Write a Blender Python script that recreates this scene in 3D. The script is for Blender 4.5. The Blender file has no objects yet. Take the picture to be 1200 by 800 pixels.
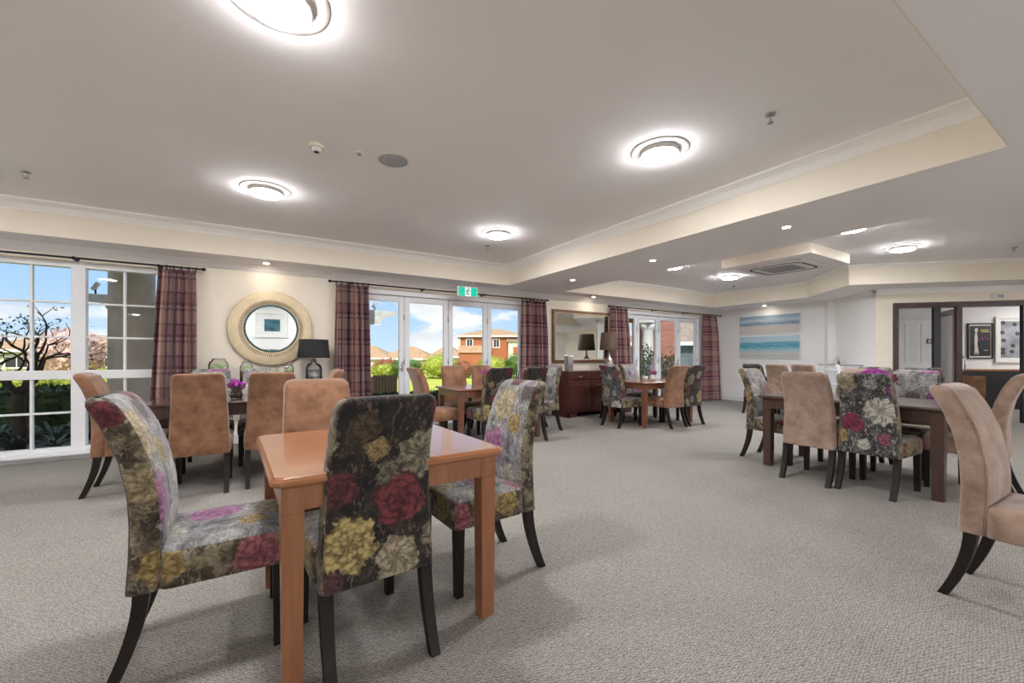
import bpy, bmesh, math, random
from mathutils import Vector, Matrix, Euler
R_ = math.radians
rng = random.Random(7)
scene = bpy.context.scene
C = scene.collection

# ------------------------------------------------------------------ camera
cam_d = bpy.data.cameras.new('camera'); cam = bpy.data.objects.new('camera', cam_d); C.objects.link(cam)
cam.location = (0, 0, 1.18); cam.rotation_euler = (R_(90), 0, R_(57.9 - 90))
cam_d.lens = 36 * 487 / 1200; cam_d.sensor_width = 36; cam_d.shift_y = 18 / 1200; cam_d.clip_start = .02; cam_d.clip_end = 500
scene.camera = cam
# ------------------------------------------------------------------ view
vs = scene.view_settings
vs.view_transform = 'Standard'; vs.look = 'None'; vs.gamma = 1; vs.use_curve_mapping = False; vs.exposure = 0.55
scene.cycles.use_denoising = True
scene.cycles.max_bounces = 10; scene.cycles.diffuse_bounces = 8; scene.cycles.glossy_bounces = 4
scene.cycles.transmission_bounces = 6; scene.cycles.transparent_max_bounces = 12
scene.cycles.caustics_reflective = False; scene.cycles.caustics_refractive = False
scene.cycles.sample_clamp_indirect = 10

# ------------------------------------------------------------------ node helper
class NT:
    def __init__(s, nt): s.nt = nt
    def n(s, typ, ins=None, **at):
        nd = s.nt.nodes.new(typ)
        for k, v in at.items(): setattr(nd, k, v)
        for k, v in (ins or {}).items():
            sk = nd.inputs[k]
            if isinstance(v, bpy.types.NodeSocket): s.nt.links.new(v, sk)
            elif isinstance(v, (tuple, list)) and len(v) == 3 and sk.type == 'RGBA': sk.default_value = (*v, 1)
            else: sk.default_value = v
        return nd
    def m(s, op, a, b=0.0, c=None, clamp=False):
        nd = s.n('ShaderNodeMath', operation=op, use_clamp=clamp)
        for i, v in enumerate((a, b) + ((c,) if c is not None else ())):
            if isinstance(v, bpy.types.NodeSocket): s.nt.links.new(v, nd.inputs[i])
            else: nd.inputs[i].default_value = v
        return nd.outputs[0]
    def mix(s, f, a, b, mode='MIX'):
        nd = s.n('ShaderNodeMix', data_type='RGBA', blend_type=mode)
        for i, v in ((0, f), (6, a), (7, b)):
            if isinstance(v, bpy.types.NodeSocket): s.nt.links.new(v, nd.inputs[i])
            elif isinstance(v, (tuple, list)): nd.inputs[i].default_value = (*v[:3], 1)
            else: nd.inputs[i].default_value = v
        return nd.outputs[2]
    def ramp(s, f, stops, interp='LINEAR'):
        nd = s.n('ShaderNodeValToRGB', {'Fac': f}); cr = nd.color_ramp; cr.interpolation = interp
        while len(cr.elements) > 1: cr.elements.remove(cr.elements[-1])
        cr.elements[0].position = stops[0][0]; cr.elements[0].color = (*stops[0][1], 1)
        for p, c in stops[1:]:
            e = cr.elements.new(p); e.color = (*c, 1)
        return nd.outputs[0]
    def noise(s, vec, scale, detail=2, rough=.5, dist=0, out=0):
        nd = s.n('ShaderNodeTexNoise', {'Scale': scale, 'Detail': detail, 'Roughness': rough, 'Distortion': dist})
        if vec is not None: s.nt.links.new(vec, nd.inputs['Vector'])
        return nd.outputs[out]
    def smooth(s, v, a, b):
        nd = s.n('ShaderNodeMapRange', {'Value': v, 'From Min': a, 'From Max': b}, interpolation_type='SMOOTHSTEP')
        return nd.outputs[0]
    def mapping(s, vec, scale=(1, 1, 1), loc=(0, 0, 0), rot=(0, 0, 0)):
        return s.n('ShaderNodeMapping', {'Vector': vec, 'Scale': scale, 'Location': loc, 'Rotation': rot}).outputs[0]

# ------------------------------------------------------------------ world: blue sky with white cumulus
w = bpy.data.worlds.new('sky'); scene.world = w; w.use_nodes = True
t = NT(w.node_tree); w.node_tree.nodes.clear()
tc = t.n('ShaderNodeTexCoord').outputs['Generated']
sep = t.n('ShaderNodeSeparateXYZ', {0: tc})
sky = t.ramp(sep.outputs['Z'], [(0, (.62, .78, .92)), (.12, (.42, .65, .93)), (.5, (.2, .42, .82))])
cl = t.noise(t.mapping(tc, (3.2, 3.2, 7.5), (.35, 1.1, .2)), 1.45, 6, .55, .3)
cm = t.smooth(cl, .455, .575)
shade = t.ramp(t.noise(t.mapping(tc, (3, 3, 9), (2, 0, .4)), 2.2, 4), [(.35, (.72, .76, .82)), (.6, (1.0, 1.0, 1.0))])
skyc = t.mix(cm, sky, shade)
bg = t.n('ShaderNodeBackground', {'Color': skyc, 'Strength': .78})
out = t.n('ShaderNodeOutputWorld', {'Surface': bg.outputs[0]})

# ------------------------------------------------------------------ sun (behind the building, lighting the garden)
sd = bpy.data.lights.new('sun', 'SUN'); sd.energy = 3.9; sd.angle = R_(.6); sd.color = (1, .93, .80)
so = bpy.data.objects.new('sun', sd); C.objects.link(so)
so.rotation_euler = Vector((.40, .55, -.75)).to_track_quat('-Z', 'Y').to_euler()
LAMP = 132.0       # radiance of the ceiling drums
SPOT = 90.0

# ------------------------------------------------------------------ materials
MATS = {}
def newmat(name):
    m = bpy.data.materials.new(name); m.use_nodes = True; m.node_tree.nodes.clear(); MATS[name] = m
    return m, NT(m.node_tree)
def finish(t, color, rough=.5, metal=0, bump=None, bstr=.2, bdist=.01, sheen=0, coat=0, spec=.5, **kw):
    ins = {'Base Color': color, 'Roughness': rough, 'Metallic': metal, 'Sheen Weight': sheen, 'Coat Weight': coat, 'Specular IOR Level': spec}
    ins.update(kw)
    b = t.n('ShaderNodeBsdfPrincipled', ins)
    if bump is not None:
        bn = t.n('ShaderNodeBump', {'Height': bump, 'Strength': bstr, 'Distance': bdist})
        t.nt.links.new(bn.outputs[0], b.inputs['Normal'])
    t.n('ShaderNodeOutputMaterial', {'Surface': b.outputs[0]})
def ocoord(t): return t.n('ShaderNodeTexCoord').outputs['Object']
def plain(name, col, rough=.5, metal=0, var=.06, scale=8, **kw):
    m, t = newmat(name); oc = ocoord(t)
    nz = t.noise(oc, scale, 3)
    lo = tuple(max(0, c * (1 - var)) for c in col); hi = tuple(min(1, c * (1 + var)) for c in col)
    finish(t, t.ramp(nz, [(.3, lo), (.7, hi)]), rough, metal, **kw); return m
def emis(name, col, st):
    m, t = newmat(name)
    t.n('ShaderNodeOutputMaterial', {'Surface': t.n('ShaderNodeEmission', {'Color': col, 'Strength': st}).outputs[0]}); return m
def wood(name, a, b, axis='X', rough=.3, coat=.3, sc=1.0):
    m, t = newmat(name); oc = ocoord(t)
    s = {'X': (1.2, 14, 14), 'Y': (14, 1.2, 14), 'Z': (14, 14, 1.2)}[axis]
    v = t.mapping(oc, tuple(k * sc for k in s))
    n1 = t.noise(v, 1.6, 5, .6, 1.2); n2 = t.noise(v, 7, 3, .6)
    f = t.m('ADD', t.m('MULTIPLY', n1, .75), t.m('MULTIPLY', n2, .25))
    finish(t, t.ramp(f, [(.3, a), (.55, tuple((x + y) / 2 for x, y in zip(a, b))), (.72, b)]), rough, coat=coat, bump=f, bstr=.05, **{'Coat Roughness': .08})
    return m
def suede(name, a, b):
    m, t = newmat(name); oc = ocoord(t)
    oi = t.n('ShaderNodeObjectInfo').outputs['Random']
    v = t.n('ShaderNodeVectorMath', {0: oc, 1: t.n('ShaderNodeCombineXYZ', {0: t.m('MULTIPLY', oi, 9), 1: t.m('MULTIPLY', oi, 5), 2: 0.0}).outputs[0]}, operation='ADD').outputs[0]
    n1 = t.noise(v, 6.5, 6, .68, .15); n2 = t.noise(oc, 400, 2)
    finish(t, t.ramp(n1, [(.34, a), (.62, b)]), .85, sheen=.35, bump=n2, bstr=.12, bdist=.002, spec=.25, **{'Sheen Roughness': .5})
    return m

plain('paint_ceiling', (.90, .885, .885), .85, var=.01, scale=2)
plain('paint_cornice', (.88, .86, .82), .8, var=.01)
plain('paint_cream', (.83, .76, .645), .8, var=.015, scale=3)
plain('paint_white', (.86, .85, .85), .8, var=.015, scale=3)
plain('joinery_white', (.78, .79, .81), .4, var=.02)
plain('dark_wood_frame', (.055, .026, .02), .35, var=.3, scale=20)
plain('black_gloss', (.015, .015, .018), .3, var=.2)
plain('iron', (.018, .02, .03), .4, .6)
plain('chrome', (.75, .76, .78), .18, 1, var=.02)
plain('lamp_base', (.74, .71, .69), .7)
plain('plastic_white', (.75, .74, .72), .45)
plain('plastic_grey', (.36, .36, .38), .6)
plain('vent_dark', (.03, .03, .035), .6)
plain('metal_dull', (.35, .33, .31), .4, .8)
wood('wood_cherry', (.25, .092, .036), (.40, .172, .076), 'X', .22, .6)
wood('wood_cherry_leg', (.22, .085, .036), (.34, .145, .068), 'Z', .35, .2)
wood('wood_dark', (.035, .014, .010), (.085, .034, .022), 'X', .25, .5)
wood('wood_dark_leg', (.035, .014, .010), (.085, .034, .022), 'Z', .3, .3)
wood('wood_walnut', (.04, .022, .017), (.11, .06, .042), 'Y', .28, .4)
wood('wood_walnut_leg', (.04, .02, .014), (.10, .05, .034), 'Z', .32, .2)
wood('wood_brown', (.17, .068, .042), (.29, .13, .085), 'X', .25, .5)
wood('wood_brown_leg', (.15, .06, .034), (.25, .105, .06), 'Z', .35, .2)
wood('wood_mahogany', (.055, .016, .012), (.115, .036, .027), 'Z', .28, .5)
wood('wood_mahogany_top', (.055, .016, .013), (.11, .036, .028), 'X', .25, .5)
plain('leg_dark', (.013, .009, .007), .5, var=.25, scale=30, spec=.3)
suede('suede_tan', (.155, .07, .035), (.30, .155, .088))
suede('suede_taupe', (.20, .128, .092), (.37, .258, .20))
plain('gold_frame', (.74, .61, .40), .42, 0, var=.08, scale=14)
plain('bronze_frame', (.16, .085, .045), .35, .5, var=.2, scale=30)
plain('teal_rim', (.05, .12, .13), .3)
m, t = newmat('mirror'); finish(t, (.86, .9, .89), .015, 1)
plain('shade_black', (.012, .012, .014), .8)
plain('shade_brown', (.085, .05, .032), .75, var=.15, scale=40)
plain('mercury_glass', (.42, .38, .33), .12, .7, var=.25, scale=25)
plain('silver_vase', (.5, .48, .5), .25, .7, var=.35, scale=35)
plain('pebble_dark', (.05, .025, .02), .4)
plain('petal_purple', (.58, .15, .56), .6, var=.35, scale=60)
plain('petal_pink', (.55, .13, .36), .6, var=.3, scale=60)
plain('petal_white', (.75, .72, .70), .6)
plain('leaf_green', (.06, .16, .035), .6, var=.4, scale=20)
plain('ceramic_white', (.78, .78, .77), .25)
plain('potpourri', (.28, .10, .09), .8, var=.8, scale=40)
plain('label_green', (.32, .42, .22), .6, var=.5, scale=25)
plain('frame_white', (.75, .73, .69), .4)
plain('canvas_edge', (.75, .76, .78), .6)
emis('lamp_glow', (.98, .978, 1.0), LAMP)
emis('spot_glow', (1, .88, .70), SPOT)
m, t = newmat('exit_green'); finish(t, (.0, .42, .27), .4, **{'Emission Color': (0, .42, .27, 1), 'Emission Strength': .5})
m, t = newmat('exit_white'); finish(t, (.8, .85, .82), .4, **{'Emission Color': (.8, .9, .85, 1), 'Emission Strength': .35})
plain('exit_figure', (.0, .20, .14), .5)
# clear glass: thin, see-through with a mirror-like sheen
def glassmat(name, tint, gl):
    m, t = newmat(name)
    fr = t.n('ShaderNodeFresnel', {'IOR': 1.45}).outputs[0]
    mx = t.n('ShaderNodeMixShader', {0: t.m('MULTIPLY', fr, gl), 1: t.n('ShaderNodeBsdfTransparent', {'Color': tint}).outputs[0],
                                     2: t.n('ShaderNodeBsdfGlossy', {'Roughness': .02}).outputs[0]})
    t.n('ShaderNodeOutputMaterial', {'Surface': mx.outputs[0]}); return m
glassmat('pane_glass', (.97, .98, .98), .14)
glassmat('clear_glass', (.88, .9, .9), 2.0)
glassmat('smoke_glass', (.55, .52, .5), 2.5)

# carpet: grey-beige chevron loop pile
m, t = newmat('carpet'); oc = ocoord(t); s = t.n('ShaderNodeSeparateXYZ', {0: t.mapping(oc, rot=(0, 0, R_(20)))})
wob = t.noise(oc, 70, 3)
zz = t.m('MULTIPLY', t.m('PINGPONG', t.m('MULTIPLY', s.outputs['X'], 85), 1.0), 1.0)
ph = t.m('ADD', t.m('ADD', t.m('MULTIPLY', s.outputs['Y'], 150), zz), t.m('MULTIPLY', wob, 5))
st = t.m('ADD', t.m('MULTIPLY', t.m('SINE', t.m('MULTIPLY', ph, 3.1416)), .5), .5)
f = t.m('ADD', t.m('MULTIPLY', st, .55), t.m('MULTIPLY', t.noise(oc, 190, 3, .7), .45))
big = t.noise(oc, 1.1, 3)
col = t.ramp(f, [(.22, (.12, .112, .103)), (.45, (.245, .228, .208)), (.7, (.385, .362, .332))])
col = t.mix(.25, col, t.ramp(big, [(.35, (.28, .265, .25)), (.65, (.38, .35, .31))]))
finish(t, col, .95, bump=f, bstr=.5, bdist=.006, spec=.1)

# plaid drape
m, t = newmat('plaid_drape'); uv = t.n('ShaderNodeTexCoord').outputs['UV']; s = t.n('ShaderNodeSeparateXYZ', {0: uv})
fu = t.m('FRACT', t.m('DIVIDE', s.outputs[0], .52)); fv = t.m('FRACT', t.m('DIVIDE', s.outputs[1], .40))
P_, T_, B_, N_ = (.12, .035, .065), (.42, .27, .22), (.22, .08, .085), (.03, .032, .055)
cu = t.ramp(fu, [(0, P_), (.16, N_), (.22, B_), (.40, T_), (.52, (.45, .32, .25)), (.58, P_), (.66, (.10, .055, .11)), (.8, T_), (.9, N_)], 'CONSTANT')
cv = t.ramp(fv, [(0, (.40, .26, .22)), (.40, (.12, .035, .06)), (.47, (.42, .29, .25)), (.56, (.08, .025, .055)), (.66, (.30, .15, .14)), (.94, (.05, .02, .045))], 'CONSTANT')
col = t.mix(.45, cu, cv)
wv = t.noise(t.mapping(uv, (300, 300, 1)), 1, 1)
finish(t, col, .8, sheen=.2, bump=wv, bstr=.08, bdist=.002, spec=.2)

# floral print -------------------------------------------------------
FG = bpy.data.node_groups.new('flower', 'ShaderNodeTree')
for nm, ty in (('P', 'Vector'), ('Noise', 'Float'), ('C', 'Vector'), ('R', 'Float'), ('Petals', 'Float'), ('Twist', 'Float'), ('Light', 'Color'), ('Dark', 'Color'), ('Base', 'Color')):
    FG.interface.new_socket(nm, in_out='INPUT', socket_type='NodeSocket' + ty)
FG.interface.new_socket('Color', in_out='OUTPUT', socket_type='NodeSocketColor')
g = NT(FG); gi = g.n('NodeGroupInput'); go = g.n('NodeGroupOutput')
I = {k.name: k for k in gi.outputs}
dv = g.n('ShaderNodeVectorMath', {0: I['P'], 1: I['C']}, operation='SUBTRACT').outputs[0]
ds = g.n('ShaderNodeSeparateXYZ', {0: dv})
r = g.m('DIVIDE', g.n('ShaderNodeVectorMath', {0: dv}, operation='LENGTH').outputs['Value'], I['R'])
an = g.m('ARCTAN2', ds.outputs[1], ds.outputs[0])
nzs = g.m('SUBTRACT', I['Noise'], .5)
lob = g.m('SINE', g.m('ADD', g.m('MULTIPLY', an, I['Petals']), g.m('MULTIPLY', nzs, 5)))
rr = g.m('ADD', g.m('ADD', r, g.m('MULTIPLY', lob, .08)), g.m('MULTIPLY', nzs, .75))
mask = g.smooth(rr, 1.02, .86)
pv = g.n('ShaderNodeCombineXYZ', {0: g.m('ADD', g.m('MULTIPLY', an, g.m('MULTIPLY', I['Petals'], .34)), g.m('MULTIPLY', r, 1.3)), 1: g.m('ADD', g.m('MULTIPLY', r, g.m('MULTIPLY', I['Twist'], .27)), g.m('MULTIPLY', nzs, .55)), 2: ds.outputs[2]}).outputs[0]
vor = g.n('ShaderNodeTexVoronoi', {'Vector': pv, 'Scale': 1.0, 'Randomness': .75}, voronoi_dimensions='2D')
edge = g.m('MULTIPLY', g.smooth(vor.outputs['Distance'], .68, .18), g.m('ADD', .35, g.m('MULTIPLY', g.smooth(r, .06, .45), .65)))
vs_ = g.n('ShaderNodeSeparateColor', {0: vor.outputs['Color']}).outputs[0]
tone = g.m('ADD', g.m('MULTIPLY', edge, .72), g.m('ADD', g.m('MULTIPLY', vs_, .26), g.m('ADD', g.m('MULTIPLY', nzs, .55), g.m('MULTIPLY', r, .15))), clamp=True)
fc = g.mix(tone, I['Dark'], I['Light'])
g.nt.links.new(g.mix(mask, I['Base'], fc), go.inputs[0])
CREAM, CREAM_D = (.34, .29, .20), (.085, .065, .04)
YEL, YEL_D = (.34, .255, .10), (.085, .05, .016)
BUR, BUR_D = (.135, .022, .030), (.022, .005, .007)
PUR, PUR_D = (.25, .085, .22), (.05, .014, .05)
PNK, PNK_D = (.36, .13, .15), (.13, .035, .045)
WHT, WHT_D = (.46, .44, .39), (.14, .13, .12)
def floral(name, ground, flowers, spray, spray_amt):
    m, t = newmat(name)
    uv = t.n('ShaderNodeTexCoord').outputs['UV']
    sh = t.n('ShaderNodeAttribute', attribute_type='OBJECT', attribute_name='print_shift').outputs['Vector']
    p0 = t.n('ShaderNodeVectorMath', {0: uv, 1: sh}, operation='ADD').outputs[0]
    warp = t.noise(p0, 14, 3, .6, 0, 1)
    wp = t.n('ShaderNodeVectorMath', {0: t.n('ShaderNodeVectorMath', {0: warp, 1: (.5, .5, .5)}, operation='SUBTRACT').outputs[0], 'Scale': .045}, operation='SCALE').outputs[0]
    p = t.n('ShaderNodeVectorMath', {0: p0, 1: wp}, operation='ADD').outputs[0]
    s = t.n('ShaderNodeSeparateXYZ', {0: p})
    pw = t.n('ShaderNodeCombineXYZ', {0: t.m('WRAP', s.outputs[0], .29, -.29), 1: t.m('WRAP', s.outputs[1], 1.08, .28)}).outputs[0]
    fine = t.noise(p0, 42, 4, .68); mid = t.noise(p0, 9, 4, .6)
    col = t.ramp(t.noise(p0, 11, 4, .65, .6), ground)
    brush = t.noise(t.mapping(p0, (48, 24, 1), rot=(0, 0, .5)), 1, 4, .6, 1.2)
    sm = t.m('MULTIPLY', t.smooth(brush, .53, .62), t.smooth(mid, .62 - spray_amt * .35, .78 - spray_amt * .35))
    col = t.mix(sm, col, t.ramp(t.noise(p0, 6, 2), spray))
    for (cx, cy, rad, pt, tw, a, b) in flowers:
        gn = t.n('ShaderNodeGroup', node_tree=FG)
        for k, v in (('P', pw), ('Noise', fine), ('C', (cx, cy, 0)), ('R', rad), ('Petals', pt), ('Twist', tw), ('Light', (*a, 1)), ('Dark', (*b, 1)), ('Base', col)):
            if isinstance(v, bpy.types.NodeSocket): t.nt.links.new(v, gn.inputs[k])
            else: gn.inputs[k].default_value = v
        col = gn.outputs[0]
    dab = t.ramp(t.noise(t.mapping(p0, (55, 110, 1), rot=(0, 0, .7)), 1, 4, .7, .8), [(.30, (.5, .5, .5)), (.5, (.98, .98, .98)), (.68, (1.4, 1.38, 1.33))])
    col = t.mix(1.0, col, dab, 'MULTIPLY')
    weave = t.noise(t.mapping(uv, (420, 420, 1)), 1, 1)
    finish(t, col, .75, bump=weave, bstr=.12, bdist=.002, sheen=.15, spec=.3)
dark_g = [(.34, (.005, .005, .005)), (.50, (.013, .012, .010)), (.62, (.032, .024, .017)), (.78, (.075, .058, .04))]
floral('floral_dark', dark_g, [
    (-.16, .70, .075, 4, 12, (.12, .032, .036), (.016, .005, .006)), (-.08, .93, .06, 4, 8, (.09, .06, .035), (.015, .01, .007)), (.15, .80, .10, 9, 5, (.26, .23, .16), (.025, .022, .015)),
    (-.03, .84, .048, 4, 7, (.30, .22, .11), (.09, .055, .022)), (.02, .74, .05, 5, 8, (.16, .14, .10), (.02, .018, .012)), (.07, .625, .105, 4, 15, (.17, .035, .042), (.018, .004, .005)),
    (-.12, .49, .105, 6, 13, (.42, .33, .14), (.075, .045, .014)), (.06, .395, .09, 6, 8, CREAM, CREAM_D), (-.19, .36, .05, 4, 9, (.10, .04, .045), (.02, .007, .008)),
    (.22, .46, .06, 5, 8, (.25, .22, .16), (.04, .03, .02)), (.2, .985, .05, 4, 8, BUR, BUR_D), (-.24, .88, .07, 6, 8, CREAM, CREAM_D)],
    [(.35, (.13, .11, .075)), (.55, (.08, .045, .045)), (.7, (.14, .13, .11))], .8)
floral('floral_grey', [(.30, (.012, .013, .013)), (.5, (.035, .037, .035)), (.62, (.10, .105, .10)), (.78, (.28, .28, .27))], [
    (.10, .72, .12, 10, 5, (.50, .48, .42), (.09, .09, .075)), (-.10, .60, .085, 3, 12, (.20, .03, .06), (.05, .008, .018)), (-.12, .96, .085, 5, 7, CREAM, CREAM_D),
    (-.20, .47, .07, 5, 10, YEL, YEL_D), (.12, .48, .055, 4, 8, (.25, .08, .12), (.05, .012, .02)), (.05, .95, .05, 5, 8, (.36, .36, .34), (.07, .07, .065)),
    (.21, .90, .06, 4, 8, PUR, PUR_D), (-.02, .42, .05, 5, 8, WHT, WHT_D), (-.22, .76, .055, 6, 7, (.42, .40, .36), (.08, .08, .07))],
    [(.35, (.22, .22, .21)), (.6, (.30, .285, .25))], .9)
floral('floral_light', [(.32, (.06, .06, .062)), (.45, (.16, .16, .165)), (.58, (.28, .275, .275)), (.75, (.40, .385, .36))], [
    (.03, .90, .10, 5, 7, (.40, .34, .22), (.13, .10, .06)), (.0, .66, .10, 4, 12, (.34, .14, .27), (.12, .035, .10)), (.17, .80, .06, 4, 8, YEL, YEL_D),
    (-.17, .78, .07, 6, 8, WHT, WHT_D), (-.15, .50, .08, 5, 9, PNK, PNK_D), (.15, .50, .09, 6, 7, WHT, WHT_D), (.21, .98, .06, 4, 9, (.12, .10, .10), (.03, .025, .025)),
    (.02, .36, .06, 5, 9, BUR, BUR_D), (-.22, .98, .06, 5, 8, PUR, PUR_D)],
    [(.35, (.05, .05, .05)), (.6, (.44, .42, .40))], 1.0)
floral('floral_gold', [(.34, (.018, .013, .009)), (.48, (.07, .05, .03)), (.57, (.20, .165, .105)), (.75, (.33, .285, .20))], [
    (.0, .98, .06, 4, 9, BUR, BUR_D), (-.12, .40, .08, 5, 9, PNK, PNK_D), (.12, .72, .08, 6, 8, (.30, .25, .15), (.09, .065, .03)), (-.10, .62, .08, 5, 8, CREAM, CREAM_D), (.16, .42, .07, 5, 9, YEL, YEL_D)],
    [(.35, (.016, .012, .01)), (.6, (.33, .30, .23))], 1.0)

# paintings (flat prints)
def sea(name, stops, sand):
    m, t = newmat(name); uv = t.n('ShaderNodeTexCoord').outputs['UV']; s = t.n('ShaderNodeSeparateXYZ', {0: uv})
    v = t.m('ADD', s.outputs[1], t.m('MULTIPLY', t.m('SUBTRACT', t.noise(t.mapping(uv, (2.2, 5, 1)), 2.4, 6, .6), .5), .34))
    col = t.ramp(v, stops)
    col = t.mix(t.m('MULTIPLY', t.smooth(t.noise(t.mapping(uv, (8, 22, 1)), 1.6, 6, .65, .8), .54, .64), .75), col, sand)
    finish(t, col, .6)
sea('print_sea_upper', [(0, (.55, .58, .60)), (.22, (.66, .58, .54)), (.42, (.60, .58, .58)), (.52, (.16, .28, .42)), (.62, (.26, .40, .55)), (.72, (.55, .64, .72)), (.85, (.30, .44, .58)), (1, (.22, .36, .52))], (.68, .68, .69))
sea('print_sea_lower', [(0, (.45, .47, .46)), (.22, (.60, .58, .54)), (.34, (.35, .58, .64)), (.55, (.06, .34, .48)), (.72, (.14, .42, .56)), (.76, (.5, .66, .74)), (1, (.42, .62, .78))], (.62, .64, .62))
plain('print_teal', (.04, .12, .16), .5, var=.8, scale=5)
plain('print_night', (.012, .014, .02), .4, var=.4)
plain('print_pink', (.5, .12, .28), .5); plain('print_yellow', (.5, .42, .1), .5); plain('print_pale', (.62, .56, .5), .5, var=.15, scale=9)
plain('print_grey', (.3, .31, .33), .5, var=.5, scale=3); plain('print_ink', (.05, .05, .055), .5)
plain('print_sand', (.45, .36, .22), .5, var=.4, scale=9)
plain('wainscot_dark', (.014, .014, .016), .35, var=.2)

# outdoors
def foliage(name, a, b, c):
    m, t = newmat(name); oi = t.n('ShaderNodeTexCoord').outputs['Object']
    finish(t, t.ramp(t.noise(oi, 5, 4, .7), [(.3, a), (.5, b), (.7, c)]), .6, spec=.3); return m
foliage('leaf_dark', (.010, .020, .008), (.025, .05, .012), (.06, .10, .025))
foliage('leaf_lime', (.14, .19, .02), (.32, .37, .05), (.55, .56, .11))
foliage('leaf_mid', (.03, .07, .015), (.08, .16, .03), (.18, .27, .06))
foliage('leaf_red', (.16, .05, .03), (.30, .11, .06), (.42, .2, .1))
foliage('leaf_pink', (.42, .24, .22), (.62, .42, .39), (.74, .58, .54))
foliage('leaf_rust', (.25, .12, .05), (.42, .22, .10), (.55, .34, .18))
foliage('leaf_strap', (.03, .05, .035), (.07, .10, .075), (.17, .2, .16))
plain('bark', (.028, .018, .012), .9, var=.4, scale=15)
plain('render_brown', (.42, .36, .31), .85, var=.12, scale=3)
plain('timber_grey', (.62, .63, .65), .7, var=.15)
plain('soil', (.03, .022, .016), .95, var=.4)
plain('roof_tile', (.42, .27, .16), .8, var=.2, scale=3)
plain('roof_tile_grey', (.30, .24, .20), .8, var=.2, scale=3)
plain('wall_pale', (.62, .57, .50), .8)
plain('slate_house', (.10, .13, .17), .7)
plain('patio_paving', (.33, .31, .29), .85, var=.15, scale=3)
m, t = newmat('lawn_grass'); oc = ocoord(t)
finish(t, t.ramp(t.noise(oc, .35, 5, .7), [(.3, (.34, .40, .06)), (.6, (.50, .53, .11)), (.8, (.60, .60, .18))]), .9, spec=.1)
def brickmat(name, c1, c2, mo, sc):
    m, t = newmat(name); oc = ocoord(t); s = t.n('ShaderNodeSeparateXYZ', {0: oc})
    v = t.n('ShaderNodeCombineXYZ', {0: t.m('ADD', s.outputs[0], s.outputs[1]), 1: s.outputs[2]}).outputs[0]
    b = t.n('ShaderNodeTexBrick', {'Vector': v, 'Color1': c1, 'Color2': c2, 'Mortar': mo, 'Scale': sc, 'Mortar Size': .015, 'Brick Width': .5, 'Row Height': .17})
    finish(t, b.outputs[0], .85)
brickmat('brick_orange', (.46, .13, .045), (.36, .09, .035), (.35, .22, .15), 2.2)
brickmat('brick_wing', (.46, .15, .085), (.32, .10, .065), (.42, .33, .28), 2.2)
def M(n): return MATS[n]

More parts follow.
